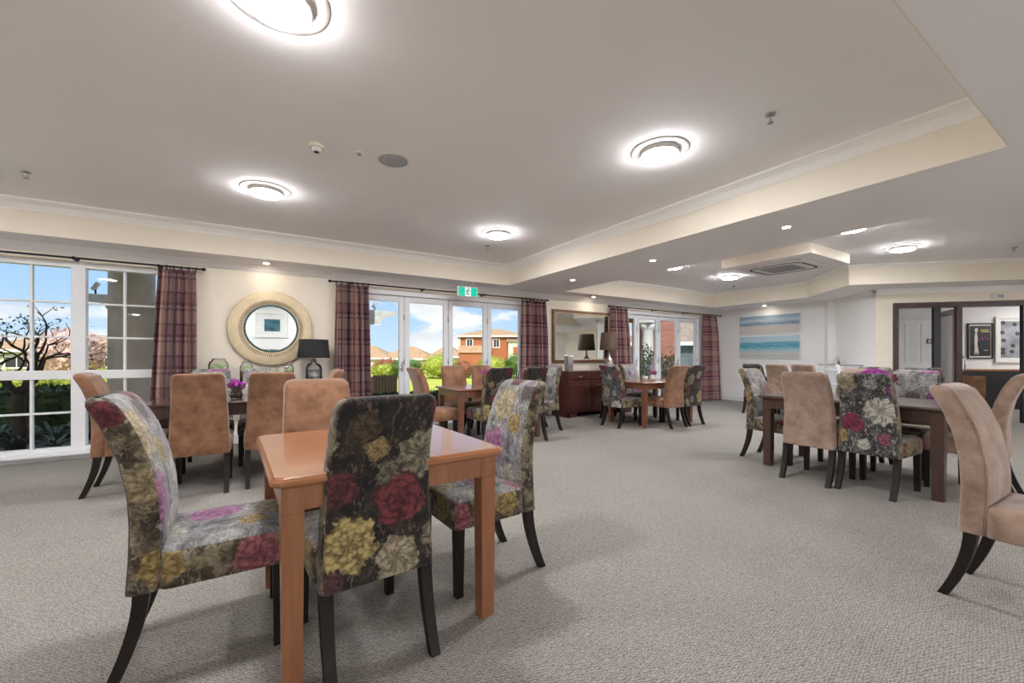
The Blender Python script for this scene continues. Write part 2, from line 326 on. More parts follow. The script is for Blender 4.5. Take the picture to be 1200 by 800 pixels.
# ------------------------------------------------------------------ mesh helper
class MB:
    def __init__(s): s.bm = bmesh.new()
    def _xf(s, vs, rot, loc):
        if rot: bmesh.ops.rotate(s.bm, verts=vs, cent=(0, 0, 0), matrix=Euler(rot).to_matrix())
        bmesh.ops.translate(s.bm, verts=vs, vec=loc)
    def box(s, c, size, bev=0, rot=None, seg=2, mi=0):
        r = bmesh.ops.create_cube(s.bm, size=1); vs = r['verts']
        bmesh.ops.scale(s.bm, verts=vs, vec=size)
        fs = list({f for v in vs for f in v.link_faces})
        if bev:
            b = bmesh.ops.bevel(s.bm, geom=list({e for v in vs for e in v.link_edges}), offset=bev, segments=seg, affect='EDGES', profile=.5)
            vs = list({v for f in b['faces'] for v in f.verts} | {v for v in vs if v.is_valid}); fs = list({f for v in vs for f in v.link_faces})
        for f in fs: f.material_index = mi
        s._xf(vs, rot, c); return s
    def b2(s, lo, hi, bev=0, mi=0):
        return s.box([(a + b) / 2 for a, b in zip(lo, hi)], [abs(b - a) for a, b in zip(lo, hi)], bev, mi=mi)
    def loft(s, rings, closed=True, cap=True, mis=None, smooth=True):
        V = [[s.bm.verts.new(p) for p in r] for r in rings]; n = len(rings[0])
        for k in range(len(V) - 1):
            for i in range(n if closed else n - 1):
                j = (i + 1) % n
                f = s.bm.faces.new((V[k][i], V[k][j], V[k + 1][j], V[k + 1][i])); f.smooth = smooth
                if mis: f.material_index = mis(k, i)
        if cap and closed:
            f = s.bm.faces.new(V[0][::-1]); f2 = s.bm.faces.new(V[-1])
            if mis: f.material_index = mis(0, 0); f2.material_index = mis(len(V) - 1, 0)
        return s
    def lathe(s, prof, seg=24, c=(0, 0, 0), rot=None, cap=True, smooth=True):
        n0 = len(s.bm.verts)
        rings = [[(r * math.cos(2 * math.pi * i / seg), r * math.sin(2 * math.pi * i / seg), z) for i in range(seg)] for r, z in prof]
        s.loft(rings, cap=cap, smooth=smooth); s.bm.verts.ensure_lookup_table()
        s._xf(list(s.bm.verts)[n0:], rot, c); return s
    def tube(s, pts, rad, seg=8, cap=True):
        pts = [Vector(p) for p in pts]; rads = rad if isinstance(rad, (list, tuple)) else [rad] * len(pts)
        rings = []; up = None
        for i, p in enumerate(pts):
            d = (pts[min(i + 1, len(pts) - 1)] - pts[max(i - 1, 0)]).normalized()
            if up is None: up = Vector((0, 0, 1)) if abs(d.z) < .9 else Vector((1, 0, 0))
            u = d.cross(up).normalized(); v = u.cross(d).normalized(); up = v
            rings.append([p + (u * math.cos(2 * math.pi * k / seg) + v * math.sin(2 * math.pi * k / seg)) * rads[i] for k in range(seg)])
        return s.loft(rings, cap=cap)
    def prism(s, poly, z0, z1, mi=0):
        a = [s.bm.verts.new((x, y, z0)) for x, y in poly]; b = [s.bm.verts.new((x, y, z1)) for x, y in poly]; n = len(poly)
        fs = [s.bm.faces.new(a[::-1]), s.bm.faces.new(b)] + [s.bm.faces.new((a[i], a[(i + 1) % n], b[(i + 1) % n], b[i])) for i in range(n)]
        for f in fs: f.material_index = mi
        return s
    def faces(s, vs, fs):
        V = [s.bm.verts.new(v) for v in vs]
        for f in fs: s.bm.faces.new([V[i] for i in f])
        return s
    def mesh(s, name, mats, boxuv=None):
        bmesh.ops.recalc_face_normals(s.bm, faces=s.bm.faces); s.bm.normal_update()
        if boxuv:
            uvl = s.bm.loops.layers.uv.new('UVMap')
            for f in s.bm.faces:
                n = f.normal
                for l in f.loops: l[uvl].uv = boxuv(l.vert.co, n, f.material_index)
        me = bpy.data.meshes.new(name); s.bm.to_mesh(me); s.bm.free()
        for m_ in (mats if isinstance(mats, (list, tuple)) else [mats]): me.materials.append(M(m_))
        return me
    def build(s, name, mats, parent=None, boxuv=None, loc=None, rotz=0):
        return link(name, s.mesh(name, mats, boxuv), parent, loc, rotz)
def link(name, me, parent=None, loc=None, rotz=0):
    o = bpy.data.objects.new(name, me); C.objects.link(o)
    if parent is not None: o.parent = parent
    if loc is not None: o.location = loc
    if rotz: o.rotation_euler = (0, 0, rotz)
    return o
def tag(o, label, cat, group=None):
    o['label'] = label; o['category'] = cat
    if group: o['group'] = group
    return o
def thing(name, label, cat, loc=(0, 0, 0), rotz=0, group=None):
    o = link(name, None, None, loc, rotz); return tag(o, label, cat, group)
def struct(o, label=None, cat=None):
    o['kind'] = 'structure'
    if label: o['label'] = label
    if cat: o['category'] = cat
    return o

# ================================================================== THE ROOM
YW = 6.79; XL = -4.3; YF = -3.3; ZS = 2.45; ZC = 2.80
struct(MB().prism([(XL, YF), (15, YF), (15, 7.05), (XL, 7.05)], -.12, 0).build('floor', 'carpet'), 'grey beige woven loop pile carpet across the whole room', 'carpet')
struct(MB().b2((XL - .3, YF - .3, ZC), (17, 7.1, ZC + .12)).build('ceiling', 'paint_ceiling'), 'white painted upper ceiling inside the recessed coffers', 'ceiling')
struct(MB().b2((XL - .5, YF - .5, 3.0), (17, 7.55, 3.45)).b2((-8, 7.55, 3.2), (.3, 8.35, 3.45)).build('ceiling_roof', 'paint_white'), 'roof slab above the recessed ceiling with unseen eave added to shade the pillar', 'roof')  # second block: unseen eave extension, added to keep the garden pillar in shade
COF2 = [(5.15, .53), (5.15, 6.28), (10.1, 6.28), (10.1, 4.19), (8.97, 3.06), (11.5, .53)]
sof = MB()
for poly in ([(XL, 6.30), (15, 6.30), (15, 6.9), (XL, 6.9)], [(XL, YF), (17, YF), (17, .53), (XL, .53)], [(XL, .53), (-3.7, .53), (-3.7, 6.3), (XL, 6.3)],
             [(3.88, .53), (5.15, .53), (5.15, 6.3), (3.88, 6.3)], [(10.1, 6.3), (10.1, 4.19), (8.97, 3.06), (11.5, .53), (17, .53), (17, 6.3)]):
    sof.prism(poly, ZS, ZC)
struct(sof.build('ceiling_soffit', 'paint_ceiling'), 'lowered white ceiling soffit around the coffers', 'ceiling')
# coved cornice round the inside of the coffers
def cove(name, pts, z0, z1, dep, mat, closed=True):
    n = len(pts); P = [Vector((x, y)) for x, y in pts]; ar = sum(P[i].x * P[(i + 1) % n].y - P[(i + 1) % n].x * P[i].y for i in range(n))
    sg = 1 if ar > 0 else -1
    off = []
    for i in range(n):
        a = (P[i] - P[i - 1]).normalized(); b = (P[(i + 1) % n] - P[i]).normalized()
        if not closed and i == 0: a = b
        if not closed and i == n - 1: b = a
        na = Vector((-a.y, a.x)) * sg; nb = Vector((-b.y, b.x)) * sg
        off.append((na + nb) / (1 + na.dot(nb)))
    rows = [(0, z0), (.012, z0), (.014, z0 + .012), (dep * .45, z0 + (z1 - z0) * .55), (dep * .88, z1 - .022), (dep, z1 - .02), (dep, z1)]
    rings = [[(p.x + o.x * d, p.y + o.y * d, z) for d, z in rows] for p, o in zip(P, off)]
    mb = MB()
    if closed: rings.append(rings[0])
    mb.loft(rings, closed=False, smooth=False)
    return struct(mb.build(name, mat), 'coved plaster cornice strip', 'cornice')
cove('trim_1', [(-3.7, .53), (3.88, .53), (3.88, 6.3), (-3.7, 6.3)], 2.69, ZC, .10, 'paint_cornice')
cove('trim_2', COF2, 2.74, ZC, .05, 'paint_cornice')
# inside faces of the coffers painted cream
def fascia(name, pts, label):
    mb = MB(); n = len(pts); P = [Vector((x, y)) for x, y in pts]
    ar = sum(P[i].x * P[(i + 1) % n].y - P[(i + 1) % n].x * P[i].y for i in range(n)); sg = 1 if ar > 0 else -1
    for i in range(n):
        a, b = P[i], P[(i + 1) % n]; d = (b - a).normalized(); nn = Vector((-d.y, d.x)) * sg * .006
        mb.prism([(a.x, a.y), (b.x, b.y), (b.x + nn.x, b.y + nn.y), (a.x + nn.x, a.y + nn.y)], ZS + .001, ZC - .001)
    return struct(mb.build(name, 'paint_cream'), label, 'fascia')
fascia('trim_3', [(-3.7, .53), (3.88, .53), (3.88, 6.3), (-3.7, 6.3)], 'cream side of the nearer ceiling recess')
fascia('trim_4', COF2, 'cream side of the farther ceiling recess')

# window wall with three openings
OPEN = [(-3.3, -.9, .06, 2.29), (1.385, 4.56, 0, 2.27), (7.08, 10.36, 0, 2.27)]
wb = MB(); xs = XL - .2
for (a, b, z0, z1) in OPEN:
    wb.b2((xs, YW, 0), (a, 7.05, ZC)); wb.b2((a, YW, z1), (b, 7.05, ZC))
    if z0 > 0: wb.b2((a, YW, 0), (b, 7.05, z0))
    xs = b
wb.b2((xs, YW, 0), (11.3, 7.05, ZC))
struct(wb.build('wall_back', 'paint_cream'), 'cream wall with the window and folding glass doors', 'wall')
struct(MB().b2((11.05, 4.02, 0), (11.3, YW, ZC)).build('wall_right', 'paint_white'), 'white end wall carrying the seascape pair', 'wall')
def slab(p, q, th, z0, z1):
    p, q = Vector(p), Vector(q); d = (q - p).normalized(); n = Vector((d.y, -d.x)) * th
    return [tuple(p), tuple(q), tuple(q + n), tuple(p + n)], z0, z1
S2 = math.sqrt(.5)
def dwp(s, off=0): return (10.05 + s * S2 + off * S2, 3.02 - s * S2 + off * S2)     # along / behind the 45 degree wall
def dprism(mb, s0, s1, o0, o1, z0, z1, mi=0): return mb.prism([dwp(s0, o0), dwp(s1, o0), dwp(s1, o1), dwp(s0, o1)], z0, z1, mi)
struct(dprism(MB(), 0, .12, .008, 1.42, 0, ZC).build('wall_return', 'paint_white'), 'short white wall return beside the dark framed doorway', 'wall')
dwall = MB(); dprism(dwall, 0, .28, 0, .16, 0, ZC); dprism(dwall, .28, 3.1, 0, .16, 2.19, ZC); dprism(dwall, 3.1, 5.5, 0, .16, 0, ZC)
struct(dwall.build('wall_diagonal', 'paint_cream'), 'cream diagonal wall holding the dark framed doorway', 'wall')
struct(MB().b2((XL - .2, YF - .2, 0), (17, YF, ZC)).build('wall_front', 'paint_white'), 'white wall facing the windows', 'wall')
struct(MB().b2((XL - .2, YF, 0), (XL, YW, ZC)).build('wall_left', 'paint_cream'), 'cream side wall', 'wall')
struct(MB().b2((13.85, YF, 0), (14.0, -.75, ZC)).build('wall_side', 'paint_cream'), 'cream wall past the doorway', 'wall')
# room beyond the doorway: back wall 2.4 m behind the diagonal wall
OB = 2.43
bw = MB(); dprism(bw, -.15, 6.5, OB, OB + .15, 0, ZC); struct(bw.build('wall_beyond', 'paint_white'), 'white wall of the room past the doorway', 'wall')
bw = MB(); dprism(bw, -.15, 0, 1.42, OB, 0, ZC); dprism(bw, 6.5, 6.65, .16, OB + .15, 0, ZC); struct(bw.build('wall_beyond_end', 'paint_white'), 'white side wall of the room past the doorway', 'wall')
bw = MB(); dprism(bw, 2.86, 6.4, OB - .03, OB, 0, .86); wp_ = struct(bw.build('trim_5', 'wainscot_dark'), 'black panelled wainscot in the room past the doorway', 'wainscot')
bw = MB(); dprism(bw, 2.86, 6.4, OB - .05, OB, .86, .90); bw.build('wainscot_cap', 'wood_cherry', wp_)
# baseboards
def board(name, lo, hi): return struct(MB().b2(lo, hi, .006).build(name, 'joinery_white'), 'white painted skirting board', 'skirting')
board('baseboard_left', (-.9, YW - .018, 0), (1.38, YW, .13)); board('baseboard_back', (4.56, YW - .018, 0), (7.08, YW, .13)); board('baseboard_right', (11.032, 4.05, 0), (11.05, YW - .02, .13))
board('baseboard_window', (-3.9, YW - .03, 0), (-.91, YW, .05))
# cornice between walls and the soffit
for k, (a, b) in enumerate((((-4.3, YW), (11.05, YW)), ((11.05, YW), (11.05, 4.02)), ((11.05, 4.02), (10.05, 3.02)), ((10.05, 3.02), dwp(5.4)))):
    A, B = Vector(a), Vector(b); d = (B - A).normalized(); nn = Vector((d.y, -d.x))
    rows = [(0, ZS - .09), (.012, ZS - .09), (.035, ZS - .05), (.075, ZS - .012), (.085, ZS)]
    struct(MB().loft([[(p.x + nn.x * q, p.y + nn.y * q, z) for q, z in rows] for p in (A, B)], closed=False, smooth=False).build('trim_%d' % (6 + k), 'paint_ceiling'), 'plain coved wall cornice', 'cornice')

# ------------------------------------------------------------------ window_1
def bar(mb, x0, x1, y0, y1, z0, z1, bev=.004): return mb.b2((x0, y0, z0), (x1, y1, z1), bev)
W1 = struct(link('window_1', None), 'white multi-pane window looking onto the bare branched tree', 'window')
fr = MB()
for x in (-3.30, -2.56, -1.785, -.985): bar(fr, x - (.0 if x == -3.30 else .0), x + (.085 if x in (-3.30, -.985) else .125), 6.84, 6.95, .06, 2.29)
bar(fr, -3.30, -.90, 6.845, 6.945, 2.225, 2.29); bar(fr, -3.30, -.90, 6.845, 6.945, .06, .13)
fr.build('window_frame', 'joinery_white', W1)
units = [(-3.215, -2.56), (-2.435, -1.785), (-1.66, -.985)]
for a, b in units:
    MB().b2((a, 6.85, .92), (b, 6.94, 1.022), .004).build('transom', 'joinery_white', W1)
    mb = MB(); mid = (a + b) / 2 + (.0)
    bar(mb, mid - .012, mid + .012, 6.87, 6.92, .13, .92, .002); bar(mb, mid - .012, mid + .012, 6.87, 6.92, 1.022, 2.225, .002)
    for z in (.53, 1.41, 1.815): bar(mb, a, b, 6.872, 6.918, z - .011, z + .011, .002)
    mb.build('glazing_bars', 'joinery_white', W1)
    for x0, x1 in ((a, mid), (mid, b)):
        for z0, z1 in ((.13, .53), (.53, .92), (1.022, 1.41), (1.41, 1.815), (1.815, 2.225)):
            MB().b2((x0 + .002, 6.892, z0), (x1 - .002, 6.898, z1)).build('pane', 'pane_glass', W1)
MB().b2((-3.34, 6.70, .05), (-.86, 6.86, .085), .01).build('window_sill', 'joinery_white', W1)

# ------------------------------------------------------------------ folding doors
def bifold(n, x0, wd, cnt, x_end, label):
    D = struct(link('door_%d' % n, None), label, 'door')
    fr = MB(); bar(fr, x0 - .045, x0 + .0, 6.82, 6.98, 0, 2.27); bar(fr, x0 + wd * cnt, x_end, 6.82, 6.98, 0, 2.27); bar(fr, x0, x0 + wd * cnt, 6.82, 6.98, 2.195, 2.27)
    bar(fr, x0, x0 + wd * cnt, 6.84, 6.96, 0, .03)
    fr.build('door_frame', 'joinery_white', D)
    for k in range(cnt):
        a = x0 + wd * k + .004; b = a + wd - .008
        mb = MB(); st = .085
        bar(mb, a, a + st, 6.875, 6.925, .035, 2.19); bar(mb, b - st, b, 6.875, 6.925, .035, 2.19)
        bar(mb, a + st, b - st, 6.876, 6.924, 2.095, 2.19); bar(mb, a + st, b - st, 6.876, 6.924, .035, .17)
        lf = mb.build('door_leaf', 'joinery_white', D)
        MB().b2((a + st, 6.896, .17), (b - st, 6.902, 2.095)).build('pane', 'pane_glass', lf)
        mb = MB()
        for z in (.35, 1.1, 1.85): mb.lathe([(.011, -.05), (.011, .05)], 8, (b - .002, 6.868, z))
        mb.build('hinge', 'chrome', lf)
        if k % 2 == 0:
            h = MB(); h.box((b - .04, 6.866, 1.02), (.03, .012, .16), .004); h.tube([(b - .04, 6.86, 1.0), (b - .04, 6.82, 1.0), (b - .14, 6.815, 1.0)], .009, 8)
            h.build('handle', 'chrome', lf)
    return D
bifold(1, 1.385, .794, 4, 4.60, 'four-leaf white folding glass door under the green exit sign')
bifold(2, 7.08, .785, 4, 10.36, 'four-leaf white folding glass door beside the seascape wall')

# ------------------------------------------------------------------ doorway in the diagonal wall
DW = struct(link('door_3', None), 'dark timber framed doorway with an open glazed leaf', 'door')
mb = MB(); dprism(mb, .28, 3.1, -.02, .18, 2.10, 2.19); mb.build('header', 'dark_wood_frame', DW)
for s0, s1, mt in ((.28, .365, 'dark_wood_frame'), (.915, 1.02, 'black_gloss'), (1.26, 1.345, 'dark_wood_frame'), (2.23, 2.34, 'black_gloss'), (3.02, 3.1, 'dark_wood_frame')):
    mb = MB(); dprism(mb, s0, s1, -.02, .045, 0, 2.10); mb.build('post', mt, DW)
hx, hy = dwp(1.31, .09); ang = math.atan2(.35, .68)
L = MB(); L.box((.04, 0, 1.05), (.08, .042, 2.04), .004); L.box((.73, 0, 1.05), (.08, .042, 2.04), .004); L.box((.385, 0, 2.02), (.62, .042, .10), .004); L.box((.385, 0, .13), (.62, .042, .2), .004)
lf = L.build('door_leaf', 'plastic_grey', DW, loc=(hx, hy, 0), rotz=ang)
MB().box((.385, 0, 1.1), (.62, .008, 1.75)).build('pane', 'paint_white', lf)
for sd_ in (-1, 1):
    MB().tube([(.66, sd_ * .02, .88), (.66, sd_ * .06, .92), (.66, sd_ * .065, 1.05), (.66, sd_ * .06, 1.18), (.66, sd_ * .02, 1.22)], .012, 8).build('handle', 'chrome', lf)
MB().tube([(*dwp(1.40, .10), .88), (*dwp(1.42, .04), .95), (*dwp(1.42, .03), 1.05), (*dwp(1.42, .04), 1.15), (*dwp(1.40, .10), 1.22)], .012, 8).build('handle', 'chrome', DW)
mb = MB(); dprism(mb, .365, .915, .0, .01, .0, 2.10); mb.build('pane', 'pane_glass', DW)
# white panelled door in the room beyond, seen through the fixed glass
D4 = struct(link('door_4', None), 'white panelled door in the room past the doorway', 'door')
mb = MB(); dprism(mb, 1.780, 2.550, OB - .04, OB - .005, 0, 2.05); mb.build('door_leaf', 'paint_white', D4)
for s0, s1, z0, z1 in ((.08, .33, .2, .95), (.40, .65, .2, .95), (.08, .33, 1.05, 1.95), (.40, .65, 1.05, 1.95)):
    mb = MB(); dprism(mb, s0 + 1.8, s1 + 1.8, OB - .052, OB - .04, z0, z1); mb.build('panel', 'joinery_white', D4)
mb = MB(); dprism(mb, 1.700, 1.780, OB - .06, OB, 0, 2.13); dprism(mb, 2.550, 2.630, OB - .06, OB, 0, 2.13); dprism(mb, 1.700, 2.630, OB - .06, OB, 2.05, 2.13); mb.build('architrave', 'joinery_white', D4)
o = MB(); dprism(o, 2.300, 2.460, OB - .075, OB - .055, 1.49, 1.60); sg = o.build('door_sign', 'print_ink'); tag(sg, 'small black sign on the white door past the fixed glass', 'sign')
o = MB(); dprism(o, 2.320, 2.365, OB - .08, OB - .075, 1.51, 1.58); dprism(o, 2.390, 2.440, OB - .08, OB - .075, 1.52, 1.545); dprism(o, 2.400, 2.430, OB - .08, OB - .075, 1.56, 1.58); o.build('symbol', 'frame_white', sg)

# ------------------------------------------------------------------ lights in the ceiling
def drum(x, y, label, z=ZC):
    T = thing('ceiling_light', label, 'ceiling light', (x, y, z), 0, 'round drum ceiling lights')
    MB().lathe([(.17, -.006), (.215, -.006), (.222, 0)], 40).build('base_ring', 'lamp_base', T)
    MB().lathe([(.144, -.006), (.144, -.034), (.138, -.040)], 40, cap=False).build('rim', 'plastic_white', T)
    MB().lathe([(.1375, -.036), (.1375, -.045), (.130, -.052), (.10, -.057), (.03, -.059)], 40).build('diffuser', 'lamp_glow', T)
LB = ['largest bright round ceiling light at the top of the picture', 'round ceiling light above the window side dark table', 'round ceiling light nearest the long beam',
      'round ceiling light above the green exit sign', 'round ceiling light left half hidden, far behind the beam over the terrace doors', 'round ceiling light beyond the beam, right beside the air conditioner, half hidden',
      'round ceiling light at the far window corner behind the air conditioner', 'round ceiling light in front of the cream bulkhead above the doorway']
for (x, y), l in zip(((.10, 2.15), (.12, 4.68), (2.72, 2.15), (2.73, 4.69), (6.34, 4.72), (6.32, 2.13), (8.14, 4.74), (8.14, 2.13)), LB): drum(x, y, l)
for x, y, l in ((-2.5, 2.15, 'near'), (-2.5, 4.68, 'window side')): drum(x, y, 'round ceiling light out of view to the left, %s one' % l)
for x, y, l in ((-2.9, -2.3, 'first'), (-.6, -2.3, 'second'), (1.7, -2.3, 'third'), (4.0, -2.3, 'fourth'), (6.3, -2.3, 'fifth'), (8.6, -2.3, 'sixth'), (10.9, -2.1, 'seventh')): drum(x, y, 'unseen fill light added behind the photographer, %s from the left wall' % l, ZS)  # invented drums out of view, washing the front wall for bounced fill
px_, py_ = dwp(4.4, 1.3); drum(px_, py_, 'round ceiling light inside the room past the doorway', ZS)
def spot(x, y, label):
    T = thing('downlight', label, 'downlight', (x, y, ZS), 0, 'small recessed downlights')
    MB().lathe([(.034, -.002), (.048, -.006), (.052, 0)], 24, cap=False).build('trim_ring', 'plastic_white', T)
    MB().lathe([(.034, -.003), (.002, -.004)], 24).build('lens', 'spot_glow', T)
for (x, y), l in zip(((4.50, 5.29), (6.155, 6.55), (4.48, 3.65), (4.44, 2.02), (10.78, 5.40), (.173, 6.56)),
                     ('small downlight at the far end of the beam', 'small downlight above the gilt wall mirror', 'small downlight midway along the beam', 'small downlight at the near end of the beam',
                      'small downlight above the seascape pair', 'small downlight above the round gold mirror')): spot(x, y, l)
# sprinklers, detectors, speaker
def sprinkler(x, y, z, label):
    T = thing('fire_sprinkler', label, 'sprinkler', (x, y, z), 0, 'ceiling fire sprinklers')
    MB().lathe([(.032, 0), (.03, -.008), (.012, -.010)], 20).build('escutcheon', 'metal_dull', T)
    MB().tube([(0, 0, -.008), (0, 0, -.03)], .008, 8).build('stem', 'chrome', T)
    mb = MB(); mb.tube([(-.012, 0, -.026), (-.013, 0, -.045), (0, 0, -.056)], .0025, 6); mb.tube([(.012, 0, -.026), (.013, 0, -.045), (0, 0, -.056)], .0025, 6)
    mb.lathe([(.018, -.056), (.018, -.059)], 14); mb.build('deflector', 'metal_dull', T)
sprinkler(2.94, 1.435, ZC, 'fire sprinkler on the ceiling right of the beam-side lamp'); sprinkler(-1.67, 5.34, ZC, 'fire sprinkler on the ceiling at the far left')
sprinkler(9.59, 1.26, ZC, 'fire sprinkler near the right picture edge'); sprinkler(9.35, 5.355, ZC, 'fire sprinkler in the far corner recess'); sprinkler(2.92, 5.33, ZC, 'tiny fire sprinkler below the lamp near the exit sign')
T = thing('smoke_detector', 'cream domed smoke detector on the white ceiling', 'smoke detector', (.423, 3.49, ZC))
MB().lathe([(.055, 0), (.055, -.018), (.05, -.024)], 28).build('base', 'paint_cream', T); MB().lathe([(.036, -.022), (.034, -.045), (.026, -.052)], 24).build('sensor_head', 'plastic_white', T)
MB().lathe([(.02, -.052), (.019, -.056)], 16).build('grille', 'vent_dark', T)
T = thing('motion_sensor', 'small flat sensor between smoke detector and ceiling speaker', 'sensor', (.726, 3.441, ZC))
MB().lathe([(.038, 0), (.036, -.008), (.02, -.010)], 24).build('base', 'plastic_white', T); MB().lathe([(.017, -.009), (.012, -.022)], 16).build('lens', 'metal_dull', T)
T = thing('ceiling_speaker', 'round grey flush ceiling speaker', 'speaker', (.993, 3.426, ZC))
MB().lathe([(.115, -.004), (.125, -.005), (.128, 0)], 40, cap=False).build('rim', 'plastic_white', T); MB().lathe([(.115, -.004), (.06, -.006), (.004, -.007)], 40).build('grille', 'plastic_grey', T)
# air conditioner on a dropped box
struct(MB().b2((6.70, 2.735, 2.655), (8.0, 4.04, ZC)).build('ceiling_box', ['paint_ceiling']), 'square dropped ceiling box carrying the air conditioner', 'ceiling')
struct(MB().b2((6.694, 2.729, 2.657), (6.70, 4.046, ZC)).b2((6.694, 2.729, 2.657), (8.006, 2.735, ZC)).build('trim_11', 'paint_cream'), 'cream sides of the dropped ceiling box', 'fascia')
AC = thing('air_conditioner', 'white ceiling cassette air conditioner with a grey square grille', 'air conditioner', (7.40, 3.42, 2.655))
MB().box((0, 0, -.015), (.95, .95, .03), .012).build('panel', 'plastic_white', AC)
gr = MB().box((0, 0, -.033), (.50, .50, .006), .002).build('grille', 'plastic_grey', AC)
sl = MB()
for i in range(13): sl.box((0, -.225 + i * .0375, -.037), (.48, .008, .004))
sl.build('louvre', 'metal_dull', gr)
for k in range(4):
    a = k * math.pi / 2; mb = MB(); pts = []
    for i in range(13):
        u = -.36 + .72 * i / 12; r0 = .355 + (.03 if abs(u) < .25 else .03 - (abs(u) - .25) * .6)
        pts.append((u, r0))
    ca, sa = math.cos(a), math.sin(a)
    rings = [[(ca * u - sa * (r0 + q), sa * u + ca * (r0 + q), z) for q, z in ((-.016, -.031), (.016, -.031), (.016, -.034), (-.016, -.034))] for u, r0 in pts]
    mb.loft(rings, smooth=False).build('air_slot', 'vent_dark', AC)

# ================================================================== CHAIRS
def rrect(wd, y0, y1, rad, n=4):
    pts = []; cx = wd / 2 - rad
    for (sx, sy, a0) in ((1, 1, 0), (-1, 1, 90), (-1, -1, 180), (1, -1, 270)):
        cy = (y1 - rad) if sy > 0 else (y0 + rad)
        for i in range(n + 1):
            a = R_(a0 + 90 * i / n); pts.append((sx * cx + rad * math.cos(a), cy + rad * math.sin(a)))
    return pts
def curve(tab, z):
    for (z0, v0), (z1, v1) in zip(tab, tab[1:]):
        if z <= z1: f = (z - z0) / (z1 - z0); return v0 + (v1 - v0) * f
    return tab[-1][1]
REAR = [(.33, -.245), (.45, -.238), (.56, -.236), (.68, -.243), (.80, -.266), (.92, -.308), (1.04, -.374)]
HT = 1.04
def back_rings():
    rings = []; zs = [.333, .336] + [.345 + i * (HT - .05 - .345) / 14 for i in range(15)] + [HT - .03, HT - .014, HT - .004, HT]
    for k, z in enumerate(zs):
        wd = (.432) - .066 * max(0, (z - .40) / .64); th = .098; ins = 0
        if z > HT - .05: q = (z - (HT - .05)) / .05; ins = .036 * (1 - math.sqrt(max(0, 1 - q * q)))
        if k == 0: ins = .006
        yr = curve(REAR, z) + ins; yf = curve(REAR, z) + th - ins
        rings.append([(x, y, z - (0 if z < HT - .01 else 0)) for x, y in rrect(wd - 2 * ins, yr, yf, .026)])
    return rings
def chair_uv(co, n, mi):
    if abs(n.y) > .6 and abs(n.y) > abs(n.z): return (co.x if mi == 0 else -co.x + .07, co.z)
    if abs(n.x) >= abs(n.z): return (co.y + .2, co.z)
    return (co.x, co.y * 1.0 + .66)
def back_mi(k, i):        # ring order: 0-4 front right corner, 5-9 front left, 10-14 rear left, 15-19 rear right
    if i in (4,): return 1
    if i in (14,): return 0
    if i in (9, 19): return 2
    if i in (2, 3, 5, 6): return 1
    if i in (12, 13, 15, 16): return 0
    return 2
def back_mesh(name, mats): return MB().loft(back_rings(), mis=back_mi).mesh(name, mats, chair_uv)
def seat_mesh(name, mats):
    rings = []
    for z, ins in ((.335, .006), (.342, 0), (.40, -.002), (.445, 0), (.468, .008), (.480, .022), (.487, .06), (.492, .12)):
        y0, y1 = -.150 + (ins if ins > .03 else 0), .272 - ins
        rings.append([(x, y, z) for x, y in rrect(.45 - 2 * ins, y0, y1, max(.012, .035 - ins * .2))])
    return MB().loft(rings, mis=lambda k, i: (1 if k >= 4 else 2)).mesh(name, mats, chair_uv)
def leg_rear():
    rings = []
    for i in range(9):
        f = i / 8; z = .345 * (1 - f); y = -.197 - .097 * f ** 1.7; h = .0235 - .0045 * f
        rings.append([(-h, y - h, z), (h, y - h, z), (h, y + h, z), (-h, y + h, z)])
    return MB().loft(rings, smooth=False)
def leg_front(): return MB().loft([[(-h, .232 - h, z), (h, .232 - h, z), (h, .232 + h, z), (-h, .232 + h, z)] for h, z in ((.0235, .345), (.0185, 0))], smooth=False)
def seam_mesh():
    mb = MB()
    for sx in (1,):
        pts = []
        for i in range(16):
            z = .36 + i * (HT - .025 - .36) / 15; wd = (.432) - .066 * max(0, (z - .40) / .64)
            pts.append((sx * (wd / 2 - .007), curve(REAR, z) + .0925, z))
        mb.tube(pts, .0045, 6)
    return mb
ME = {}
for k, mats in (('tan', ['suede_tan'] * 3), ('taupe', ['suede_taupe'] * 3), ('dark', ['floral_dark', 'floral_light', 'floral_gold']), ('grey', ['floral_grey', 'floral_light', 'floral_gold'])):
    ME[k] = (back_mesh('chair_back_' + k, mats), seat_mesh('chair_seat_' + k, mats), seam_mesh().mesh('chair_seam_' + k, mats[0]) if k[0] == 't' else None)
LR = leg_rear().mesh('chair_leg_rear', 'leg_dark'); LF = leg_front().mesh('chair_leg_front', 'leg_dark')
NCH = [0]
def chair(x, y, deg, kind, label, group, shift=None):
    """deg: direction the sitter looks, measured from +Y counter-clockwise"""
    T = thing('dining_chair', label, 'chair', (x, y, 0), R_(deg), group)
    NCH[0] += 1
    if shift is None: shift = ((NCH[0] * .137) % .58, (NCH[0] * .211) % .8, 0)
    b, s, p = ME[kind]
    for nm, me in (('backrest', b), ('seat', s)):
        o = link(nm, me, T); o['print_shift'] = (float(shift[0]), float(shift[1]), 0.0)
    if p:
        for sx in (-1, 1): link('piping', p, T).scale = (sx, 1, 1)
    for sx in (-1, 1):
        link('leg', LR, T, (sx * .192, 0, 0)); link('leg', LF, T, (sx * .195, 0, 0))
    return T
G1 = 'chairs around the cherry wood table in front'
chair(.405, 1.845, 4, 'dark', 'dark floral chair, back to us, yellow rose, in front of the cherry table', G1, (0, 0, 0))
chair(-.135, 2.165, -90, 'dark', 'floral dining chair in side view at the left end of the cherry table', G1, (.1, .0, 0))
chair(1.085, 2.08, 93, 'dark', 'grey floral dining chair with a purple bloom right of the cherry table', G1, (0, 0, 0))
